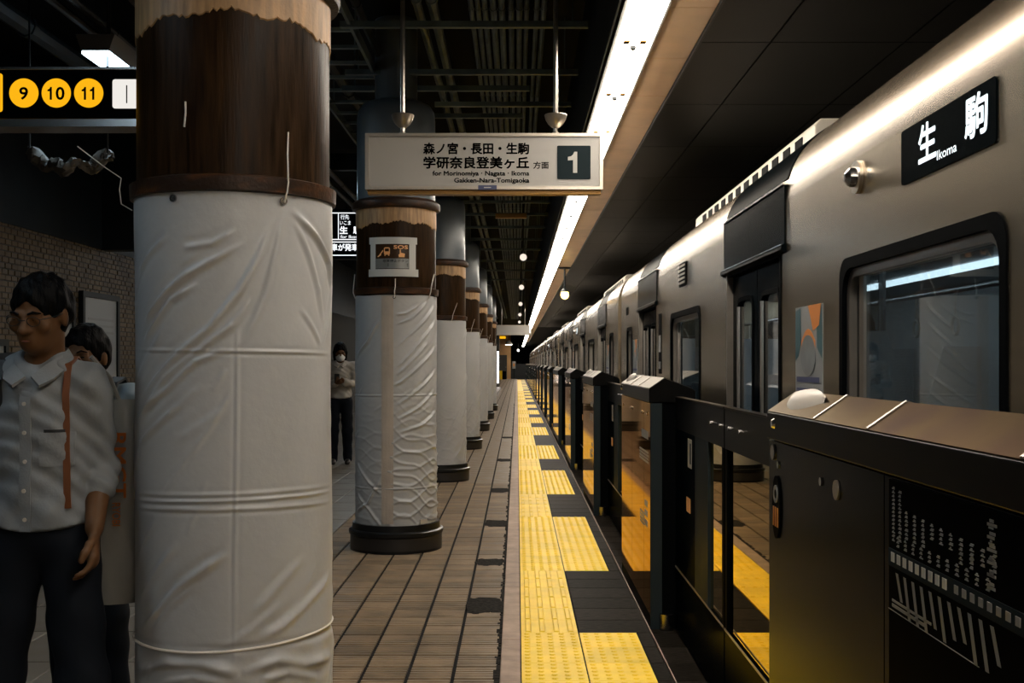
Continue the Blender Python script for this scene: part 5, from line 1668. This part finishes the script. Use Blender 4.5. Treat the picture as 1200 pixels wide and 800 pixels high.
# white plastic carrier with orange lettering hanging behind his arm
cb = thing('carrier_bag', 'tall white plastic carrier bag with orange vertical lettering', 'bag', (-1.326, 3.72, 0), .12)
V = []; F = []; nr, nc = 22, 16
for i in range(nr):
    u = i / (nr - 1); z = .63 + .66 * u
    wx = .082 - .030 * u ** 2 + (.012 * math.sin(9 * u)); wy = .050 * (1 - .55 * u); cxo = .030 * u
    for j in range(nc):
        a = 2 * PI * j / nc; ca, sa = math.cos(a), math.sin(a)
        V.append((cxo + wx * math.copysign(abs(ca) ** .6, ca) + .006 * math.sin(7 * u * 3 + 3 * a), wy * math.copysign(abs(sa) ** .7, sa) + .005 * math.sin(5 * a + 13 * u), z))
for i in range(nr - 1):
    for j in range(nc): F.append((i * nc + j, i * nc + (j + 1) % nc, (i + 1) * nc + (j + 1) % nc, (i + 1) * nc + j))
F.append(tuple(range(nc - 1, -1, -1)))
bgm = MB().add(V, F).build('bag_body', 'bag_white', cb, angle=70)
def vtext(s, x0, x1, ztop, zbot, y, bold):
    t = MB(); text(t, s, 0, ztop - zbot, x0, x1, 0, bold)       # text length runs downwards
    return MB().add([(c, y, ztop - a) for a, b, c in t.v], t.f)
vtext('RMGT', .012, .060, 1.185, .975, -.062, .05).build('lettering', 'bag_orange', cb, smooth=False)
vtext('RYOBI', .016, .042, .960, .885, -.064, .03).build('lettering', 'bag_orange', cb, smooth=False)
MB().box(-.086, -.066, -.056, -.052, .83, .85).build('lettering', 'bag_orange', cb)
MB().tube([(.03, 0, 1.27), (.0, -.02, 1.36), (-.05, -.06, 1.43)], .008, 8).build('bag_handle', 'bag_white', cb)

p2 = dict(stand, hrot=(-.02, .05, 0), head=(0, -.03, 1.54), elL=(.24, -.02, 1.09), wrL=(.22, -.18, .93))
pb = person('person', 'dark haired person with a black shoulder strap behind the man in white', (-1.665, 4.42, 0), -.1, .008, p2, shirt='shirt_blue', sleeve=.45)
K = thing('backpack', 'black backpack worn by the dark haired person behind the man in white', 'backpack', pb.location, -.1)
fz = Field((-.22, .08, .88), (.22, .42, 1.46), .012); fz.cap((0, .23, 1.02), (0, .23, 1.28), .15, .13, k=.03, flat=((0, 1, 0), .7)); fz.build('pack', 'strap_black', K)
for s_ in (-1, 1):
    st_ = [(.12 * s_, .14, 1.30), (.122 * s_, .085, 1.405), (.125 * s_, .02, 1.452), (.128 * s_, -.06, 1.432), (.132 * s_, -.118, 1.355), (.14 * s_, -.146, 1.22), (.155 * s_, -.13, 1.08), (.17 * s_, .06, .98)]
    MB().ribbon(st_, (1, 0, 0), .055, .012).build('shoulder_strap', 'strap_black', K)
pb.scale = (.93,) * 3; K.scale = (.93,) * 3
p3 = dict(stand, hrot=(.1, .25, 0), elL=(.21, -.03, 1.12), wrL=(.06, -.22, 1.14), elR=(-.21, -.03, 1.12), wrR=(-.06, -.22, 1.12), hdL=((-.7, -.6, .2), (0, .3, 1), .5), hdR=((.7, -.6, .2), (0, .3, 1), .5))
person('person', 'masked person in a pale top looking at a phone between the columns', (-2.47, 15.9, 0), .12, .011, p3, shirt='shirt_cream', sleeve=.95, hair_long=.10, mask=True)
tag(MB().box(-2.51, -2.44, 15.62, 15.63, 1.13, 1.26).build('phone', 'strap_black', bev=.004), 'dark phone held by the masked person between the columns', 'phone')
# passengers inside the train
p4 = dict(stand, elL=(.23, -.05, 1.12), wrL=(.16, -.22, 1.20))
pa = person('person', 'passenger in a white shirt behind the window between the train doors', (1.78, 7.75, 0), -1.2, .014, p4, shirt='shirt', sleeve=.45, group='passengers in the train')
pc = person('person', 'passenger in a pale top behind the nearest train door', (1.80, 6.05, 0), 2.2, .014, stand, shirt='shirt_cream', sleeve=.9, group='passengers in the train')
index_children()
pd = copy_tree(pa); pd.location = (2.9, 5.3, 0); pd.rotation_euler.z = 2.6; tag(pd, 'passenger deeper inside the train, beyond the nearest train door', 'person', 'passengers in the train')
pe = copy_tree(pc); pe.location = (2.6, 8.6, 0); pe.rotation_euler.z = .4; tag(pe, 'passenger standing deep in the train between the two nearer doors', 'person', 'passengers in the train')

# ------------------------------------------------------------------ FAR END DETAILS
o = thing('end_lamp', 'white vertical tube lamp at the far end beside the last columns', 'lamp', (-1.13, 66.9, 0))
MB().box(-.06, .06, 0, .08, 0, 2.1).build('housing', 'fixture', o); MB().box(-.045, .045, -.02, 0, .22, 2.08).build('tube', 'white_glow', o)
o = thing('dome_lamp', 'white dome pendant lamp before the tan end wall', 'lamp', (-.62, 84, 2.75))
MB().lathe([(.28, 0), (.26, .10), (.15, .24), (.03, .30)], 20).build('shade', 'white_plastic', o); MB().lathe([(.22, -.03), (.26, 0)], 20).build('bulb', 'white_glow', o); MB().tube([(0, 0, .3), (0, 0, 1.27)], .02, 6).build('rod', 'black_paint', o)
o = thing('tunnel_lamp', 'small white signal lamp in the dark tunnel mouth', 'lamp', (.10, 104, 2.55))
MB().box(-.1, .1, 0, .2, -.15, .15).build('housing', 'fixture', o); MB().tube([(0, 0, 0), (0, -.04, 0)], .10, 16).build('lens', 'white_glow', o); MB().tube([(0, .1, .15), (0, .1, 1.47)], .03, 6).build('stem', 'black_paint', o)
o = thing('amber_sign', 'amber lit sign over the far end of the platform', 'sign', (-1.0, 74, 2.95))
MB().box(-.6, .35, 0, .12, 0, .22).build('cabinet', 'brass', o); MB().box(-.5, .25, -.01, 0, .03, .19).build('face', 'sign_yellow', o)
for x in (-.4, .2): MB().tube([(x, .06, .22), (x, .06, 1.07)], .015, 6).build('rod', 'black_paint', o)
o = thing('end_notice', 'small white notice on the barrier at the platform end', 'notice', (-.28, 99.9, 0))
MB().box(-.14, .14, -.02, .02, .9, 1.55).build('board', 'poster_white', o); MB().box(-.07, .07, -.03, -.02, 1.1, 1.35).build('print', 'poster_orange', o); MB().box(-.02, .02, -.01, .01, .0, .9).build('post', 'gasket', o)
o = thing('yellow_barrier', 'low yellow and black barrier at the far wall', 'barrier', (-1.25, 97, 0))
MB().box(-.30, -.02, 0, .1, 0, .75).build('panel', 'sign_yellow' if False else 'yellow', o); MB().box(-.02, .32, 0, .1, 0, .7).build('panel', 'gasket', o)
